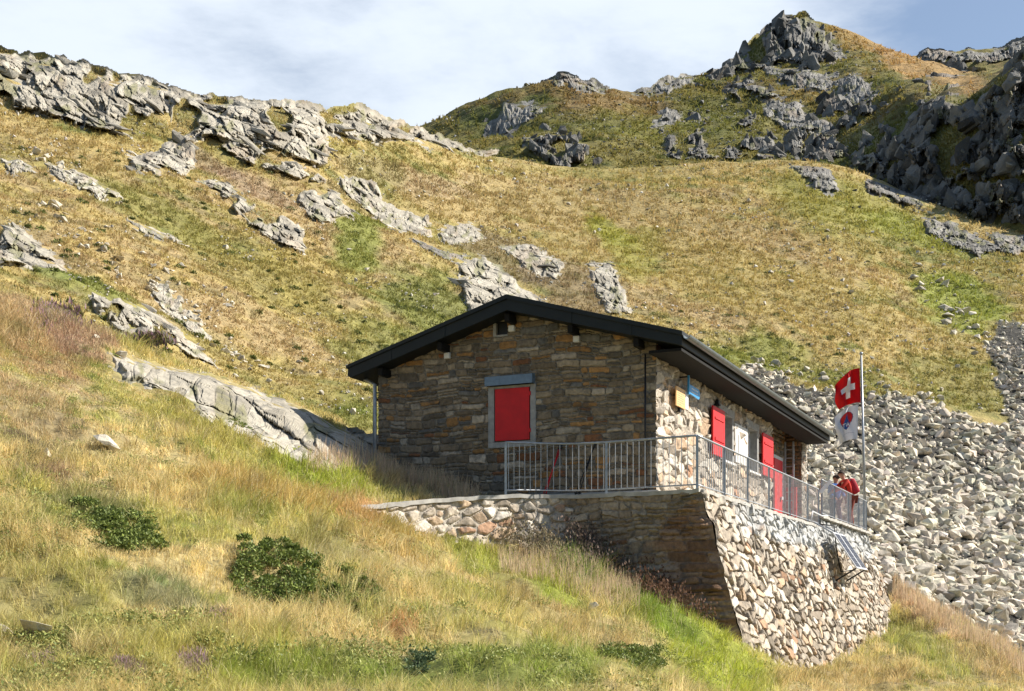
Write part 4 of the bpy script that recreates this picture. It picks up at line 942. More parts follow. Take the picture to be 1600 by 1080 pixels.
# ------------------------------------------------------------------ railings
def railing(pts, zs, posts, label, nb):
    root = empty('railing', (pts[0][0], pts[0][1], zs[0]), label, 'railing', None)
    def part(name, bm, sm=False):
        o = bm_obj(name, bm, M['steel'], root, smooth=sm); o.location = -Vector(root.location); return o
    pts = np.array(pts); L = np.concatenate([[0], np.cumsum(np.hypot(*np.diff(pts, axis=0).T))])
    f = lambda t, z: (float(np.interp(t, L, pts[:, 0])), float(np.interp(t, L, pts[:, 1])), float(np.interp(t, L, zs))+z)
    tt = np.linspace(0, L[-1], 26)
    bm = bmesh.new(); tube(bm, [f(t, 1.0) for t in tt], .021, 8); part('top_rail', bm, True)
    bm = bmesh.new(); tube(bm, [f(t, .09) for t in tt], .014, 6); part('bottom_rail', bm, True)
    ps = [p*L[-1] for p in posts]
    for p in ps:
        bm = bmesh.new(); x, y, z = f(p, 0); s = .022
        add_hexa(bm, [(x-s, y-s, z-.05), (x+s, y-s, z-.05), (x+s, y+s, z-.05), (x-s, y+s, z-.05), (x-s, y-s, z+.995), (x+s, y-s, z+.995), (x+s, y+s, z+.995), (x-s, y+s, z+.995)]); part('post', bm)
    for k in range(nb):
        t = (k+.5)/nb*L[-1]
        if min(abs(t-p) for p in ps) < .035: continue
        bm = bmesh.new(); tube(bm, [f(t, .09), f(t, .99)], .0072, 5); part('baluster', bm)
    return root
ins = [(x, y) for x, y in FP[:7]]
inn = np.array(ins)+np.array([[-.05, .08]]*7); inn[0] = K+n2*.08+dd2*.06
railing(inn, [2.235]*6+[2.20], [0, .47, 1], 'curved steel railing on the terrace in front of the gable wall', 32)
A = K+n2*.08+dd2*.06
railing([A, K+n2*.08+dd2*STEP], [2.235, 2.235], [.14, .30, .475, .66, .84, 1] and [.001, .165, .33, .50, .69, .875, 1], 'long straight steel railing along the terrace beside the shuttered wall', 88)
railing([K+n2*.08+dd2*(STEP+.45), K+n2*.08+dd2*(SL-.15)], [2.535, 2.535], [0.001, .25, .55, .80, .93, 1], 'raised far steel railing in front of the two hikers', 62)

# white board at the step in the railing
bm = bmesh.new(); p0 = K+dd2*(STEP+.1)+n2*.1
for (x, z, w_) in ((0, 0, 0),):
    a_ = Vector((p0[0], p0[1], 3.18)); ux = Vector((.30, .0, .33)); uy = Vector((.09, 0, -.05)); uz = Vector((0, .04, 0))
    add_hexa(bm, [a_, a_+uy, a_+uy+uz, a_+uz, a_+ux, a_+ux+uy, a_+ux+uy+uz, a_+ux+uz])
tag(bm_obj('board', bm, M['white'], None, .004), 'small white board tilted at the step between the two side railings', 'board')

# ------------------------------------------------------------------ solar panel on the retaining wall
sp = empty('solar_panel', (0, 0, 0), 'tilted solar panel of two modules hung on the outer face of the terrace wall', 'solar panel')
def sidept(t, out, z): 
    p = K+dd2*t-n2*out; return Vector((p[0], p[1], z))
t0, t1 = 10.6, 12.3; top_o, bot_o, zt_, zb_ = .50, 1.12, 2.02, 1.07
def panel_module(ta, tb):
    e0, e1, e2 = sidept(ta, top_o, zt_), sidept(tb, top_o, zt_), sidept(ta, bot_o, zb_)
    U, V = e1-e0, e2-e0; nn = U.cross(V).normalized()
    if nn.z < 0: nn = -nn
    def slab(name, mat, u0, u1, v0, v1, z0, z1, parent):
        bm = bmesh.new(); add_hexa(bm, [e0+U*u0+V*v0+nn*z0, e0+U*u1+V*v0+nn*z0, e0+U*u1+V*v1+nn*z0, e0+U*u0+V*v1+nn*z0, e0+U*u0+V*v0+nn*z1, e0+U*u1+V*v0+nn*z1, e0+U*u1+V*v1+nn*z1, e0+U*u0+V*v1+nn*z1]); return bm_obj(name, bm, mat, parent)
    fr = slab('module_frame', M['frame'], 0, 1, 0, 1, -.03, 0, sp)
    bm = bmesh.new()
    for i in range(3):
        for j in range(7):
            u0, u1 = .09+.28*i, .09+.28*i+.26; v0, v1 = .04+.132*j, .04+.132*j+.125
            add_hexa(bm, [e0+U*u0+V*v0+nn*.001, e0+U*u1+V*v0+nn*.001, e0+U*u1+V*v1+nn*.001, e0+U*u0+V*v1+nn*.001, e0+U*u0+V*v0+nn*.006, e0+U*u1+V*v0+nn*.006, e0+U*u1+V*v1+nn*.006, e0+U*u0+V*v1+nn*.006])
    bm_obj('cells', bm, M['cell'], fr)
panel_module(t0, t0+.82); panel_module(t0+.86, t1-.0)
for tt in (t0+.15, t1-.15):
    bm = bmesh.new(); tube(bm, [sidept(tt, .0, 2.28), sidept(tt, top_o, zt_-.04)], .022); bm_obj('bracket', bm, M['steel'], sp)
    bm = bmesh.new(); tube(bm, [sidept(tt, .36*1.5, .75), sidept(tt, bot_o-.06, zb_)], .022); bm_obj('strut', bm, M['black'], sp)
bm = bmesh.new(); tube(bm, [sidept(t0+.4, .1, 2.25), sidept(t0+.5, .45, 2.2), sidept(t0+.5, .5, 1.6), sidept(t0+.6, .6, 1.0), sidept(t0+.8, .9, 1.05)], .018); bm_obj('cable', bm, M['black'], sp, smooth=True)
bm = bmesh.new(); tube(bm, [sidept(t0-.3, .0, 2.25), sidept(t0-.2, .02, 2.55), sidept(t0+.9, .05, 2.5), sidept(t1, .05, 2.56)], .02); bm_obj('support_rail', bm, M['frame'], sp, smooth=True)

# ------------------------------------------------------------------ flagpole and flags
fb = K+dd2*19.0+n2*.5; fb = np.array([ (1352.5-CX)/F*42.2, 42.2])
bm = bmesh.new(); zt_ = (CY-554)*42.2/F; tx = (1345.5-CX)/F*42.2
tube(bm, [(fb[0], 42.2, 2.4), (tx, 42.2, zt_)], .05, 10, .032)
bmesh.ops.create_icosphere(bm, subdivisions=2, radius=.06, matrix=Matrix.Translation((tx, 42.2, zt_+.03)))
fp = bm_obj('flagpole', bm, M['steel'], None, smooth=True); tag(fp, 'tall thin metal flagpole beside the far railing, carrying two flags', 'flagpole')
def quadpt(px, py, Y): return np.array([(px-CX)/F*Y, Y, (CY-py)*Y/F])
def flag(name, corners, nu, nv, colf, label, wav, seed):
    TL, TR, BR, BL = corners   # TR/BR at hoist
    u, v = np.meshgrid(np.linspace(0, 1, nu+1), np.linspace(0, 1, nv+1)); U, V = u[..., None], v[..., None]
    P = (TL*(1-U)+TR*U)*(1-V)+(BL*(1-U)+BR*U)*V
    a = (1-u)
    P[..., 1] += wav*a*np.sin(u*7+v*3+seed)+.5*wav*a*np.sin(u*13-v*5); P[..., 2] += .06*np.sin(a*3.1)*wav/.1*(1-v*.5); P[..., 0] += .04*a*np.sin(v*6+seed)
    # duplicate vertices per face for crisp colours
    ru, rv = np.meshgrid((np.arange(nu)+.5)/nu, (np.arange(nv)+.5)/nv); fc = colf(ru, rv).reshape(-1, 3)
    q = grid_quads(nv+1, nu+1); me = np_mesh(name, P.reshape(-1, 3)[q.ravel()], np.arange(len(q)*4).reshape(-1, 4), None, np.repeat(fc, 4, 0), smooth=False)
    bm = bmesh.new(); bm.from_mesh(me); bmesh.ops.remove_doubles(bm, verts=[], dist=0); bm.free()
    o = link(me, name, M['cloth']); md = o.modifiers.new('thick', 'SOLIDIFY'); md.thickness = .004; return tag(o, label, 'flag')
def swiss(u, v):
    c = np.broadcast_to(C(.66, .012, .016), u.shape+(3,)).copy()
    x, y = np.abs(u-.5), np.abs(v-.5); m = ((x < .10) & (y < .315)) | ((y < .10) & (x < .315)); c[m] = C(.85, .85, .85); return c
flag('swiss_flag', [quadpt(1305, 603, 42.3), quadpt(1343, 575, 42.2), quadpt(1345, 629, 42.2), quadpt(1309, 641, 42.5)], 64, 64, swiss, 'red flag with a white cross, upper one on the pole', .26, 1)
GL = {'T': ["11111", "00100", "00100", "00100", "00100"], 'A': ["00100", "01010", "01010", "11111", "10001"], "'": ["01", "01", "10", "00", "00"]}
def club(u, v):
    c = np.broadcast_to(C(.78, .78, .80), u.shape+(3,)).copy()
    cx = .50; w = np.interp(v, [.13, .17, .24, .34, .45, .56, .63, .68], [.0, .20, .29, .31, .26, .15, .07, 0])
    sh = (np.abs(u-cx) < w); sh2 = (np.abs(u-cx) < w-.028) & (v > .155) & (v < .66)
    c[sh] = C(.10, .10, .25); c[sh2] = C(.70, .05, .05)
    fl_ = sh2 & (u-cx > (-.02-(v-.22)*.42)) & (u-cx < (-.0+(v-.20)*.55)) & (v > .2) & ~((v > .3) & (np.abs((u-cx)-.09*np.sin(v*50)*.3-.1) < .012))
    c[fl_] = C(.05, .14, .42)
    x = .33; px_ = .028
    for ch in "TA'":
        g = GL[ch]
        for rr_ in range(5):
            for cc_ in range(len(g[0])):
                if g[rr_][cc_] == '1': c[(u > x+cc_*px_) & (u < x+(cc_+1)*px_) & (v > .47+rr_*.022) & (v < .47+(rr_+1)*.022)] = C(.85, .85, .85)
        x += px_*(len(g[0])+1)
    c[(np.abs(v-.80-.02*np.sin(u*9)) < .006) & (np.abs(u-.5) < .32) & (np.modf(u*21)[0] > .3)] = C(.35, .36, .42)
    return c
flag('club_flag', [quadpt(1304, 652, 42.4), quadpt(1341, 633, 42.2), quadpt(1340, 686, 42.2), quadpt(1309, 695, 42.5)], 80, 110, club, 'white flag with a red and blue pear-shaped emblem, lower one on the pole', .2, 2)

# ------------------------------------------------------------------ hikers
def skin_mesh(name, verts, edges, rad, mat, parent, root=0, sub=2):
    me = bpy.data.meshes.new(name); me.from_pydata([tuple(v) for v in verts], edges, []); o = link(me, name, mat, parent)
    md = o.modifiers.new('skin', 'SKIN'); md.use_smooth_shade = True
    sv = me.skin_vertices[0].data
    for k, rr_ in enumerate(rad): sv[k].radius = (rr_, rr_) if not isinstance(rr_, tuple) else rr_
    sv[root].use_root = True
    ms = o.modifiers.new('sub', 'SUBSURF'); ms.levels = sub; ms.render_levels = sub
    return o
def person(loc, yaw, lean, jac, tro, label, arms, headmat, hat):
    root = empty('person', loc, label, 'person'); root.rotation_euler = (0, 0, yaw)
    ly = lambda z: lean*max(0, z-.9)     # body leans forward (+y local)
    J = {}
    J['pel'] = (0, 0, .95); J['sp'] = (0, ly(1.15), 1.15); J['ch'] = (0, ly(1.35), 1.35); J['nk'] = (0, ly(1.5), 1.50); J['hd0'] = (0, ly(1.57)+.01, 1.58); J['hd1'] = (0, ly(1.66)+.02, 1.67); J['hd2'] = (0, ly(1.72)+.02, 1.73)
    J['nose'] = (0, ly(1.64)+.125, 1.635)
    V, E, Rr = [], [], []
    def add(p, r_, par=None):
        V.append(p); Rr.append(r_)
        if par is not None: E.append((par, len(V)-1))
        return len(V)-1
    pel = add(J['pel'], (.15, .11)); sp_ = add(J['sp'], (.135, .10), pel); ch = add(J['ch'], (.155, .11), sp_); nk = add(J['nk'], .055, ch); h0 = add(J['hd0'], .065, nk); h1 = add(J['hd1'], (.078, .092), h0); h2 = add(J['hd2'], .062, h1)
    add(J['nose'], .016, h1)
    for sx in (-1, 1): add((sx*.088, ly(1.65), 1.645), .018, h1)
    armj = []
    for sx in (-1, 1):
        sh = (sx*.19, ly(1.42), 1.43); el, wr = arms[0 if sx < 0 else 1]
        s_ = add(sh, .058, ch); e_ = add(el, .042, s_); w_ = add(wr, .030, e_)
        dv = Vector(wr)-Vector(el); dv.normalize(); pm = Vector(wr)+dv*.06; p_ = add(tuple(pm), (.036, .018), w_); sd = dv.cross(Vector((0, 0, 1))).normalized()
        for f_, L_ in ((-.027, .06), (-.009, .075), (.009, .07), (.027, .055)):
            k1 = add(tuple(pm+dv*.045+sd*f_), .009, p_); k2 = add(tuple(pm+dv*(.045+L_*.6)+sd*f_*1.1-Vector((0, 0, .015))), .008, k1)
        k1 = add(tuple(pm+sd*sx*-.05+dv*.0), .010, w_); add(tuple(pm+sd*sx*-.06+dv*.04), .009, k1)
        armj.append((sh, el, wr))
    legj = []
    for sx, fy in ((-1, .10), (1, -.08)):
        hp = (sx*.09, 0, .90); kn = (sx*.10, fy*.6+.03, .50); an = (sx*.10, fy, .09); to = (sx*.11, fy+.16, .04)
        a1 = add(hp, .085, pel); a2 = add(kn, .058, a1); a3 = add(an, .04, a2); a4 = add(to, .035, a3); legj.append((hp, kn, an, to))
    skin_mesh('body', V, E, Rr, M['skin'], root)
    # jacket
    V2 = [J['pel'], J['sp'], J['ch'], (0, ly(1.47), 1.475)]; E2 = [(0, 1), (1, 2), (2, 3)]; R2 = [(.175, .135), (.165, .125), (.185, .135), (.085, .085)]
    for (sh, el, wr) in armj:
        b0 = len(V2); V2 += [sh, el, tuple(Vector(el)*.08+Vector(wr)*.92)]; R2 += [.078, .058, .044]; E2 += [(2, b0), (b0, b0+1), (b0+1, b0+2)]
    skin_mesh('jacket', V2, E2, R2, M[jac], root)
    V3 = [(0, 0, .93)]; E3 = []; R3 = [(.16, .125)]
    for (hp, kn, an, to) in legj:
        b0 = len(V3); V3 += [hp, kn, (an[0], an[1], .13)]; R3 += [.10, .075, .06]; E3 += [(0, b0), (b0, b0+1), (b0+1, b0+2)]
    skin_mesh('trousers', V3, E3, R3, M[tro], root)
    for (hp, kn, an, to) in legj: skin_mesh('boot', [(an[0], an[1]-.04, .14), (an[0], an[1]-.02, .06), to], [(0, 1), (1, 2)], [.052, .055, .045], M['boot'], root)
    bm = bmesh.new(); bmesh.ops.create_uvsphere(bm, u_segments=20, v_segments=14, radius=1)
    for v in bm.verts:
        v.co = Vector((v.co.x*.098, v.co.y*.112, v.co.z*.092))
    bmesh.ops.delete(bm, geom=[v for v in bm.verts if v.co.z < -.01 and v.co.y > -.03 or v.co.z < -.06], context='VERTS')
    for v in bm.verts: v.co += Vector((0, ly(1.68)+.005, 1.675))
    if hat: 
        tube(bm, [(0, ly(1.68)+.09, 1.69), (0, ly(1.68)+.17, 1.675)], .07, 10, .05)
    bm_obj('cap' if hat else 'hair', bm, M[headmat], root, smooth=True)
    for sx in (-1, 1):
        bm = bmesh.new(); bmesh.ops.create_icosphere(bm, subdivisions=2, radius=.011, matrix=Matrix.Translation((sx*.032, ly(1.655)+.108, 1.66))); bm_obj('eye', bm, M['black'], root, smooth=True)
    return root
bpy.context.view_layer.update()
# yaw: local +y is the way they face
def face(dx, dy): return math.atan2(-dx, dy)
yr = face(-.9, -.15)
person((10.42, 39.3, 2.5), yr, .42, 'jred', 'tdark', 'hiker in a red jacket leaning on the far railing and looking left', [((-.22, .42, 1.22), (-.12, .62, 1.10)), ((.22, .42, 1.22), (.12, .62, 1.10))], 'hair', False)
person((10.12, 40.1, 2.46), face(.35, -.9), .05, 'jblue', 'tblue', 'hiker in a blue jacket and dark cap turned towards the one in red', [((-.26, .05, 1.18), (-.2, .22, 1.05)), ((.26, .05, 1.18), (.2, .22, 1.05))], 'hair', True)
bp = empty('backpack', (10.42, 39.3, 2.5), 'crimson rucksack worn by the hiker in the red jacket', 'backpack'); bp.rotation_euler = (0, 0, yr)
bm = bmesh.new(); bmesh.ops.create_cube(bm, size=1)
bmesh.ops.subdivide_edges(bm, edges=bm.edges[:], cuts=4, use_grid_fill=True)
for v in bm.verts:
    c = v.co.copy(); l = c.length; c = c.lerp(c.normalized()*.5, .45); t = (c.z+.5); c.x *= .34*(1-.2*t); c.y *= .24*(1-.15*t); c.z *= .52
    v.co = c+Vector((0, -.03, 1.28))
for v in bm.verts: v.co = Matrix.Rotation(-.40, 3, 'X')@(v.co-Vector((0, 0, .9)))+Vector((0, -.17, .93))
bm_obj('bag', bm, M['pack'], bp, smooth=True)
for sx in (-1, 1):
    bm = bmesh.new(); tube(bm, [(sx*.1, .02, 1.42), (sx*.13, .20, 1.50), (sx*.13, .32, 1.38), (sx*.13, .20, 1.15)], .016, 6); bm_obj('strap', bm, M['black'], bp, smooth=True)

# ------------------------------------------------------------------ trekking poles against the gable
def tpoles(label, pts, mat, group):
    root = empty('trekking_poles', (0, 0, 0), label, 'trekking poles', group)
    for (a0, a1) in pts:
        hpipe('shaft', M[mat], root, [(a0, -.55, 2.25), (a1, -.10, 3.28)], .011, 6)
        hpipe('grip', M['black'], root, [(a1-(a1-a0)*-.02, -.10, 3.26), (a1+(a1-a0)*.1, -.08, 3.38)], .019, 8)
        hpipe('basket', M['black'], root, [(a0+(a1-a0)*.06, -.52, 2.31), (a0+(a1-a0)*.07, -.517, 2.325)], .04, 10)
tpoles('pair of red trekking poles leaning on the gable wall behind the railing', [(2.14, 2.02), (2.20, 1.98)], 'red', None)
tpoles('pair of black trekking poles leaning on the gable wall right of the red ones', [(1.50, 1.25), (1.42, 1.26)], 'black', None)

# ------------------------------------------------------------------ vegetation
def blades(name, P, h, w, lean, col, mat, r, label, cat, curl=.5, leanvec=(0, 0)):
    n = len(P); az = r.uniform(0, 2*math.pi, n); la = r.uniform(0, 2*math.pi, n); lm = lean*r.random(n)
    W = np.stack([np.cos(az), np.sin(az), 0*az], -1)*(w/2)[:, None]
    D = np.stack([np.cos(la)*lm+leanvec[0], np.sin(la)*lm+leanvec[1], 0*la], -1)*h[:, None]
    up = np.zeros((n, 3)); up[:, 2] = h
    mid = P+up*.55+D*.35; tip = P+up*(1-.25*lm)[:, None]+D*1.05
    V = np.stack([P-W, P+W, mid-W*.8, mid+W*.8, tip], 1).reshape(-1, 3)
    b = np.arange(n)*5; q = np.stack([b, b+1, b+3, b+2], -1); t = np.stack([b+2, b+3, b+4], -1)
    cc = np.repeat(col, 5, 0).reshape(n, 5, 3)
    me = np_mesh(name, V, q, t, cc.reshape(-1, 3), smooth=True)
    return tag(link(me, name, mat), label, cat, kind='stuff')
def clumped(n, r, x0, x1, y0, y1, per, spread):
    cx = r.uniform(x0, x1, n//per); cy = r.uniform(y0, y1, n//per); k = r.integers(0, len(cx), n)
    return cx[k]+r.normal(size=n)*spread, cy[k]+r.normal(size=n)*spread*.45, k
def jcol(c, r, a=.25): return c*(1+(r.random((len(c), 1))-.5)*2*a)*(1+(r.random(c.shape)-.5)*.12)
r = np.random.default_rng(31)
NG = 600000
px, py, kk = clumped(NG, r, -330, 1740, 400, 1150, 26, 5.)
xa = r.uniform(-330, 1740, 220000); px = np.concatenate([px, xa]); py = np.concatenate([py, r.uniform(300, 1150, 220000)]); kk = np.concatenate([kk, 90000+np.arange(220000)])
short = np.arange(len(px)) >= NG
NX = 110000
P = S1.at(px, py)
crest = np.interp(px, S1.px, S1.py.min(0)); m = (py > crest+1) & (P[:, 1] > 5.5)
# extra blades sampled over the ground area of the knoll top, where the view grazes it
cx_ = r.uniform((-60+500)/4, (640+500)/4, NX); cI = cx_.astype(int); yy_ = r.uniform(21, 36, NX); rows_ = np.array([np.searchsorted(S1.Y[:, c_], y_) for c_, y_ in zip(cI, yy_)]).clip(1, S1.Y.shape[0]-1)
pxx = S1.px[cI]+4*(cx_-cI); pyy = S1.py[rows_, cI]+r.uniform(-1, 1, NX)*.5; PX = np.stack([(pxx-CX)/F*yy_, yy_, (CY-pyy)/F*S1.Y[rows_, cI]], -1); PX[:, 2] += d1(PX[:, 0], PX[:, 1])
px = np.concatenate([px, pxx]); py = np.concatenate([py, pyy]); P = np.concatenate([P, PX]); m = np.concatenate([m, np.ones(NX, bool)]); kk = np.concatenate([kk, 500000+np.arange(NX)//6]); short = np.concatenate([short, np.ones(NX, bool)])
mk = rockmask(1, px, py) < .3
# never inside terrace / hut
def inside_solid(P):
    rel = P[:, :2]-K; s_ = rel@dd2; n_ = rel@n2; q_ = 2.2-P[:, 2]
    t1_ = (n_ > -.36*q_-.02) & (s_ > -.3*q_-.02) & (s_ < SL+.1) & (n_ < 8) & (P[:, 2] < 2.45)
    rc = P[:, :2]-C0; a_ = rc@n2; b_ = rc@dd2; t2_ = (a_ > -.3) & (a_ < 6.32) & (b_ > -.02)
    xl = np.interp(P[:, 0], FP[::-1, 0], FP[::-1, 1]); t3_ = (P[:, 0] > -.1) & (P[:, 0] < 3.6) & (P[:, 1] > xl-.3)
    return (t1_ & (s_ > 1.5)) | t2_ | t3_
m &= mk & ~inside_solid(P)
px, py, P, kk, short = px[m], py[m], P[m], kk[m], short[m]
hn = fbm(P*.6, 401, 3)
tall = np.interp(hn, [.35, .65], [.115, .255])*(.6+.8*hsh(kk, kk*0, kk*0, 9)); tall *= np.interp(P[:, 1], [8, 14, 30], [.85, 1, 1.2])
for (x, y, rx, ry, f_) in [(500, 745, 90, 22, 1.2), (120, 600, 160, 60, .55), (1120, 1030, 120, 50, .7), (985, 1035, 60, 30, .4), (655, 1050, 34, 20, .4), (60, 1010, 60, 26, .35), (430, 925, 70, 30, .6), (190, 850, 80, 26, .6), (75, 1045, 50, 20, .5), (300, 1045, 40, 20, .5), (900, 895, 50, 26, 1.7), (660, 750, 90, 20, 1.3), (300, 620, 200, 50, .6), (400, 780, 170, 40, 1.3)]:
    tall *= 1+(f_-1)*(np.hypot((px-x)/rx, (py-y)/ry) < 1)
hgt = tall*r.uniform(.5, 1.25, len(px))*np.where(short, .45, 1.)
col = jcol(col1(px, py, P)*(.65+.65*hsh(kk, kk*0+3, kk*0, 9))[:, None], r, .25)
col *= 1.22; pale = r.random(len(px)) < .13; col[pale] = col[pale]*.3+C(.70, .60, .36)*.7
wd = np.maximum(.0035, .9*P[:, 1]/F)*r.uniform(.7, 1.3, len(px))
la_ = hsh(kk, kk*0+5, kk*0, 9)*6.28; lm_ = .75*hsh(kk, kk*0+6, kk*0, 9)
blades('grass', P-np.array([0, 0, .02]), hgt, wd, .8, col, M['grass'], r, 'long dry and green mountain grass covering the slope in front of the hut', 'grass', leanvec=(.12+np.cos(la_)*lm_, np.sin(la_)*lm_))
# seed-head stalks in front of the gable and on the right ridge
r = np.random.default_rng(33)
px = np.concatenate([r.uniform(590, 750, 2600), r.uniform(480, 600, 700), r.uniform(1395, 1600, 3000), r.uniform(780, 1000, 1500)])
py = np.concatenate([np.interp(px[:2600], [590, 750], [735, 782])+r.uniform(-14, 12, 2600), r.uniform(715, 745, 700), np.interp(px[3300:6300], [1395, 1600], [905, 1030])+r.uniform(2, 30, 3000), np.interp(px[6300:], [780, 1000], [870, 930])+r.uniform(-6, 25, 1500)])
P = S1.at(px, py); m = ~inside_solid(P); px, py, P = px[m], py[m], P[m]
col = jcol(np.tile(C(.60, .46, .30), (len(P), 1)), r, .3)
blades('dry_stalks', P, r.uniform(.2, .5, len(P)), np.full(len(P), .009)*P[:, 1]/22, .35, col, M['grass'], r, 'tall dry seed stalks fringing the foot of the gable, the walls and the right ridge', 'dry grass')
# meadow tufts
def tufts(S, k, n, x0, x1, y0, y1, colf, hp, wp, seed, label, crestpad=1):
    r = np.random.default_rng(seed); px, py, kk = clumped(n, r, x0, x1, y0, y1, 9, 3.2); P = S.at(px, py)
    cr = np.interp(px, S.px, S.py.min(0)); m = (py > cr+crestpad) & (rockmask(k, px, py) < .35)
    if k == 2: m &= ~((px > 1165) & (py > 640)) & ~((px > 640) & (px < 1250) & (py > 640+(px-640)*.1))
    px, py, P, kk = px[m], py[m], P[m], kk[m]; sc = P[:, 1]/F
    h = hp*sc*(.5+1.2*hsh(kk, kk*0, kk*0, 4))*r.uniform(.5, 1.3, len(px)); w = wp*sc*r.uniform(.6, 1.4, len(px))
    if GP[k]:
        G_ = np.concatenate(GP[k]); P = np.concatenate([P, G_[:, :3]]); px = np.concatenate([px, G_[:, 3]]); py = np.concatenate([py, G_[:, 4]]); ng_ = len(G_); kk = np.concatenate([kk, 7000000+np.arange(ng_)//5]); h = np.concatenate([h, hp*G_[:, 1]/F*r.uniform(.5, 1.4, ng_)]); w = np.concatenate([w, wp*G_[:, 1]/F*r.uniform(.7, 1.3, ng_)])
    c = jcol(colf(px, py, P)*(.88+.24*hsh(kk, kk*0+3, kk*0, 9))[:, None], r, .16)*1.15
    blades({2: 'meadow_grass', 3: 'mountain_grass'}[k], P-np.array([0, 0, 1])*(h*.15)[:, None], h, w, 1.3, c, M['tuft'], r, label, 'grass')
tufts(S2, 2, 430000, -60, 1660, 60, 760, col2, 4.6, 1.8, 41, 'short golden and olive grass tufts covering the hillside behind the hut')
tufts(S3, 3, 90000, 640, 1660, 20, 300, col3, 4.5, 2.2, 43, 'short dull grass covering the far mountain')
# low dark shrublets on the meadow: countable only as ground cover
def leaves(name, centers, radii, n, ls, colA, colB, r, parent=None, shell=.55):
    C_, R_ = [], []
    pk = r.integers(0, len(centers), n); d = r.normal(size=(n, 3)); d /= np.linalg.norm(d, axis=1, keepdims=True); d[:, 2] = np.abs(d[:, 2])*1.0-.15
    rad = (shell+(1-shell)*r.random(n)**.6)[:, None]; P = centers[pk]+d*radii[pk]*rad
    a = r.normal(size=(n, 3))+d*.6; a /= np.linalg.norm(a, axis=1, keepdims=True); b = np.cross(a, r.normal(size=(n, 3))); b /= np.linalg.norm(b, axis=1, keepdims=True)
    L = (ls*r.uniform(.7, 1.3, n))[:, None]; w = L*.42
    V = np.stack([P, P+a*L*.5+b*w*.5, P+a*L, P+a*L*.5-b*w*.5], 1).reshape(-1, 3); q = np.arange(n*4).reshape(-1, 4)
    t = r.random((n, 1)); c = colA*(1-t)+colB*t; c = c*(1+(r.random((n, 1))-.5)*.5)
    return link(np_mesh(name, V, q, None, np.repeat(c, 4, 0)), name, M['leaf'], parent)
def shrub(x, y, rx, ry, rot, n, ls, label, seed, cA=C(.07, .10, .025), cB=C(.26, .31, .07), hgt=.22, name='alpine_shrub'):
    r = np.random.default_rng(seed); nc = 60; t = r.uniform(0, 2*math.pi, nc); q = np.sqrt(r.random(nc))
    ex, ey = np.cos(t)*q*rx, np.sin(t)*q*ry; X = x+ex*math.cos(rot)-ey*math.sin(rot); Y = y+ex*math.sin(rot)+ey*math.cos(rot)
    cen = S1.at(X, Y); Ym = cen[:, 1].mean(); cen[:, 2] += min(.10, .0022*ry); rad = np.stack([r.uniform(.28, .62, nc)*ry*Ym/F]*3, -1)*np.array([1.25, 1.25, .9 if hgt < .3 else 1.8]); q_ = r.random(nc) < .2; rad[q_] *= .5; cen[q_, 2] += .05
    g = S1.at(x, y); root = empty(name, tuple(g), label, 'shrub')
    o = leaves('foliage', cen-g, rad, n, ls, cA, cB, r, root)
    for k in range(8):
        bm = bmesh.new(); j = int(r.integers(0, nc)); p = Vector(cen[j]-g); tube(bm, [p+Vector((r.normal()*.03, r.normal()*.03, -.03)), p+Vector((r.normal()*.08, r.normal()*.08, rad[j][2]*.7))], .005, 5, .003); bm_obj('stem', bm, M['wood'], root)
shrub(188, 838, 80, 30, .38, 9500, .042, 'dark green leathery shrub at the left, under the rust-coloured grass', 71)
shrub(432, 905, 66, 34, .3, 12500, .042, 'largest dark green shrub, in the middle of the foreground', 72)
shrub(540, 935, 52, 17, .3, 5600, .042, 'low dark green shrub touching the largest one on its right', 73)
shrub(985, 1028, 52, 26, .15, 6500, .038, 'round dark green shrub at the bottom below the rusty wall', 74)
shrub(655, 1042, 24, 10, .1, 1300, .026, 'small blue-green tuft shrub near the bottom middle', 75, C(.07, .11, .05), C(.16, .21, .10))
shrub(540, 1072, 34, 10, 0, 2600, .03, 'pale blue-green cushion shrub at the very bottom edge', 76, C(.12, .17, .09), C(.22, .28, .15), .15)
for (x, y, rx, ry, n, h_, cc, lab) in [(850, 868, 62, 16, 1300, .5, C(.30, .25, .16), 'pale dry weeds standing against the sunlit curved wall'), (925, 880, 40, 20, 1100, .6, C(.20, .15, .12), 'dusky purple-brown weeds where the curved wall turns dark'), (1040, 938, 62, 16, 1300, .55, C(.16, .09, .06), 'rust-brown dock weeds against the dark front wall')]:
    r = np.random.default_rng(int(x)); X = x+r.normal(size=n)*rx*.55; Y = y+(X-x)*.45+r.normal(size=n)*ry*.5; P = S1.at(X, Y); P[:, 1] -= .25; g = S1.at(x, y)
    stem = n//5; hh_ = r.uniform(.5, 1, n)*h_; hh_[stem:] *= .12; k_ = r.integers(0, stem, n); P[stem:] = P[k_[stem:]]; P[stem:, 2] += hh_[k_[stem:]]*r.uniform(.3, 1, n-stem); P[stem:, :2] += r.normal(size=(n-stem, 2))*.05
    wd_ = np.where(np.arange(n) < stem, .010, .035)
    o = blades('weed_clump', P-g, hh_, wd_, .7, jcol(np.tile(cc, (n, 1)), r, .4), M['grass'], r, lab, 'weeds'); o.location = g; del o['kind']
shrub(28, 700, 42, 16, .3, 2500, .04, 'dark green shrub beside the eroded hollow at the left edge', 79, C(.09, .09, .03), C(.22, .18, .07))
shrub(375, 672, 26, 8, .5, 1600, .04, 'thin green shrub strip along the lower edge of the pale slab', 80)
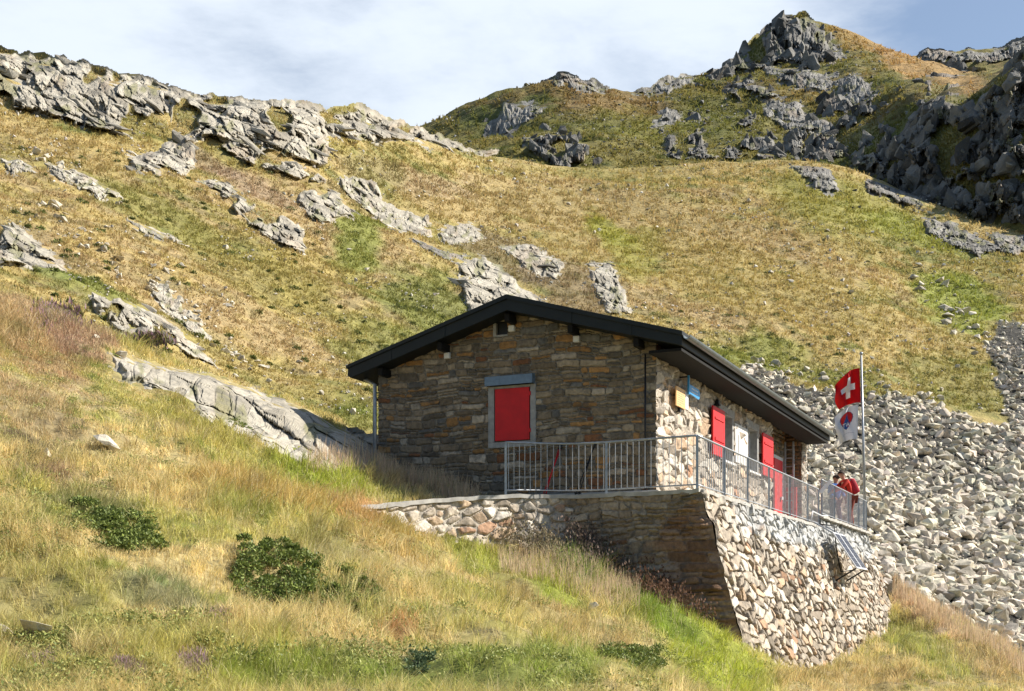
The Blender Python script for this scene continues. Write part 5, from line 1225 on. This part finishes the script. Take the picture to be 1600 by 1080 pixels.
for i, (x, y, rx, ry) in enumerate([(75, 1045, 34, 14), (300, 1045, 24, 13), (340, 968, 16, 9), (200, 1070, 22, 8), (90, 500, 38, 20), (230, 528, 28, 10)]):
    lab = ['purple heather patch at the bottom left corner', 'purple heather patch at the bottom, below the largest shrub', 'tiny purple heather sprig left of the largest shrub', 'low purple heather between the two bottom patches', 'reddish heather patch high on the left knoll', 'small heather patch right of the reddish one on the knoll'][i]
    r = np.random.default_rng(300+i); n = 1300; X = x+r.normal(size=n)*rx*.5; Y = y+r.normal(size=n)*ry*.5; P = S1.at(X, Y)
    g = S1.at(x, y); V = P-g
    o = blades('heather', V, r.uniform(.04, .14, n)*np.minimum(P[:, 1]/11, 1.3), np.full(n, .014)*P[:, 1]/11, .6, jcol(np.where(r.random((n, 1)) < .5, C(.42, .27, .32), C(.26, .24, .10)), r), M['grass'], r, lab, 'heather'); o.location = g; del o['kind']
r = np.random.default_rng(55); n_ = 5200; cx_ = r.uniform(-60, 1660, n_); cy_ = r.uniform(450, 1140, n_)
P = S1.at(cx_, cy_); g_ = fbm(P*.9, 451, 3); m = (cy_ > np.interp(cx_, S1.px, S1.py.min(0))+2) & ~inside_solid(P) & (rockmask(1, cx_, cy_) < .2) & (g_ > .47) & (P[:, 1] > 6); cx_, cy_, P, g_ = cx_[m], cy_[m], P[m], g_[m]
P[:, 2] += .03; cc = np.where(r.random((len(P), 1)) < .5, C(.16, .22, .05), C(.34, .33, .09)); kq = r.integers(0, len(P), 75000); rad = (r.uniform(.08, .2, len(P)))[:, None]*np.array([1, 1, .6])
sv_st = r.bit_generator.state
o = leaves('herbs', P, rad, 75000, .03, C(.15, .20, .05), C(.42, .40, .13), r, shell=.3); tag(o, 'low leafy herbs and bilberry growing between the grass in front', 'herbs', kind='stuff')
# dark shrublets on the hillside
r = np.random.default_rng(61); cen = []
for (x0, x1, y0, y1, n) in [(20, 560, 230, 560, 150), (560, 720, 430, 640, 60), (1000, 1500, 330, 600, 90), (1050, 1250, 500, 590, 40)]:
    for _ in range(n):
        x, y = r.uniform(x0, x1), r.uniform(y0, y1)
        if rockmask(2, np.array([x]), np.array([y]))[0] < .2 and y > np.interp(x, [0, 600], [170, 300]): 
            p = S2.at(x, y); cen.append((*p, (1.6+4.5*r.random()**2)*p[1]/F))
cen = np.array(cen); nn_ = len(cen)
o = leaves('shrublets', cen[:, :3], cen[:, 3:4]*np.array([[1.7, 1.7, .8]]), 30000, .12, C(.10, .12, .035), C(.19, .21, .055), r); tag(o, 'low dark green juniper and bilberry cover dotted over the hillside', 'ground cover', kind='stuff')
# foreground stones
r = np.random.default_rng(62)
for (x, y, s, lab) in [(60, 1000, 30, 'pale lichen-covered stone at the left edge of the foreground grass'), (10, 985, 20, 'half-buried stone at the extreme left edge of the foreground'), (163, 700, 20, 'pale block in the eroded hollow on the left slope'),
    (178, 706, 12, 'dark-sided block right of the pale one in the eroded hollow'), (70, 718, 18, 'pink-brown stone below the hollow on the left'), (798, 1022, 22, 'flat pinkish stone lying in the bottom middle grass'), (925, 948, 12, 'small pink stone in the bright grass below the wall'), (190, 566, 10, 'pinkish stone at the top end of the long slab'), (150, 540, 9, 'small stone among the heather above the long slab')]:
    P = S1.at(x, y); boulder(P, 1.15*s*P[1]/F, r, STONE_ME, lab, None, 'stone', sink=.58)

# ------------------------------------------------------------------ camera, sun, sky
cam = bpy.data.cameras.new('camera'); co = bpy.data.objects.new('camera', cam); COL.objects.link(co)
cam.sensor_width = 36; cam.lens = 36*F/1600; cam.shift_y = (CY-540)/1600; cam.clip_end = 3000; cam.clip_start = .1
co.location = (0, 0, 0); co.rotation_euler = (math.pi/2, 0, 0); scene.camera = co
AZ, EL = math.radians(10), math.radians(38)
sv = Vector((math.cos(AZ)*math.cos(EL), math.sin(AZ)*math.cos(EL), math.sin(EL)))
sun = bpy.data.lights.new('sun', 'SUN'); sun.energy = 5; sun.angle = math.radians(.5); sun.color = (1, .94, .85); so = bpy.data.objects.new('sun', sun); COL.objects.link(so)
so.rotation_euler = sv.to_track_quat('Z', 'Y').to_euler(); so.location = (30, 10, 40)
w = bpy.data.worlds.new('World'); scene.world = w; w.use_nodes = True; nt = w.node_tree; L = nt.links.new
bg = nt.nodes['Background']; bg.inputs['Strength'].default_value = .07
sky = nt.nodes.new('ShaderNodeTexSky'); sky.sky_type = 'NISHITA'; sky.sun_disc = False; sky.sun_elevation = EL; sky.sun_rotation = math.pi/2-AZ; sky.altitude = 300; sky.air_density = 1.1; sky.dust_density = .8; sky.ozone_density = 2.5
tc = nt.nodes.new('ShaderNodeTexCoord'); mp = nt.nodes.new('ShaderNodeMapping'); L(tc.outputs['Generated'], mp.inputs['Vector']); mp.inputs['Scale'].default_value = (1.6, 1.0, 4.5); mp.inputs['Rotation'].default_value = (0, .25, 0)
ns = nt.nodes.new('ShaderNodeTexNoise'); ns.inputs['Scale'].default_value = 3.4; ns.inputs['Detail'].default_value = 9; ns.inputs['Roughness'].default_value = .6; ns.inputs['Distortion'].default_value = .15; L(mp.outputs['Vector'], ns.inputs['Vector'])
sx = nt.nodes.new('ShaderNodeSeparateXYZ'); L(tc.outputs['Generated'], sx.inputs[0])
mr = nt.nodes.new('ShaderNodeMapRange'); mr.inputs['From Min'].default_value = .16; mr.inputs['From Max'].default_value = .33; mr.inputs['To Min'].default_value = .42; mr.inputs['To Max'].default_value = -.22; L(sx.outputs['X'], mr.inputs['Value'])
ad = nt.nodes.new('ShaderNodeMath'); ad.operation = 'ADD'; L(ns.outputs['Fac'], ad.inputs[0]); L(mr.outputs['Result'], ad.inputs[1])
m2 = nt.nodes.new('ShaderNodeMapRange'); m2.inputs['From Min'].default_value = .44; m2.inputs['From Max'].default_value = 1.0; m2.inputs['To Max'].default_value = .93; m2.inputs['To Min'].default_value = .12; m2.interpolation_type = 'SMOOTHSTEP'; L(ad.outputs[0], m2.inputs['Value'])
mx = nt.nodes.new('ShaderNodeMix'); mx.data_type = 'RGBA'; my = nt.nodes.new('ShaderNodeMapRange'); my.inputs['From Min'].default_value = .3; my.inputs['From Max'].default_value = .7; L(sx.outputs['Y'], my.inputs['Value'])
mm_ = nt.nodes.new('ShaderNodeMath'); mm_.operation = 'MULTIPLY'; L(m2.outputs['Result'], mm_.inputs[0]); L(my.outputs['Result'], mm_.inputs[1]); L(mm_.outputs[0], mx.inputs['Factor']); L(sky.outputs[0], mx.inputs['A']); mx.inputs['B'].default_value = (7.4, 8.1, 9.0, 1)
L(mx.outputs['Result'], bg.inputs['Color'])
scene.view_settings.view_transform = 'Standard'; scene.view_settings.look = 'None'; scene.view_settings.gamma = 1; scene.view_settings.exposure = .84
scene.render.engine = 'CYCLES'
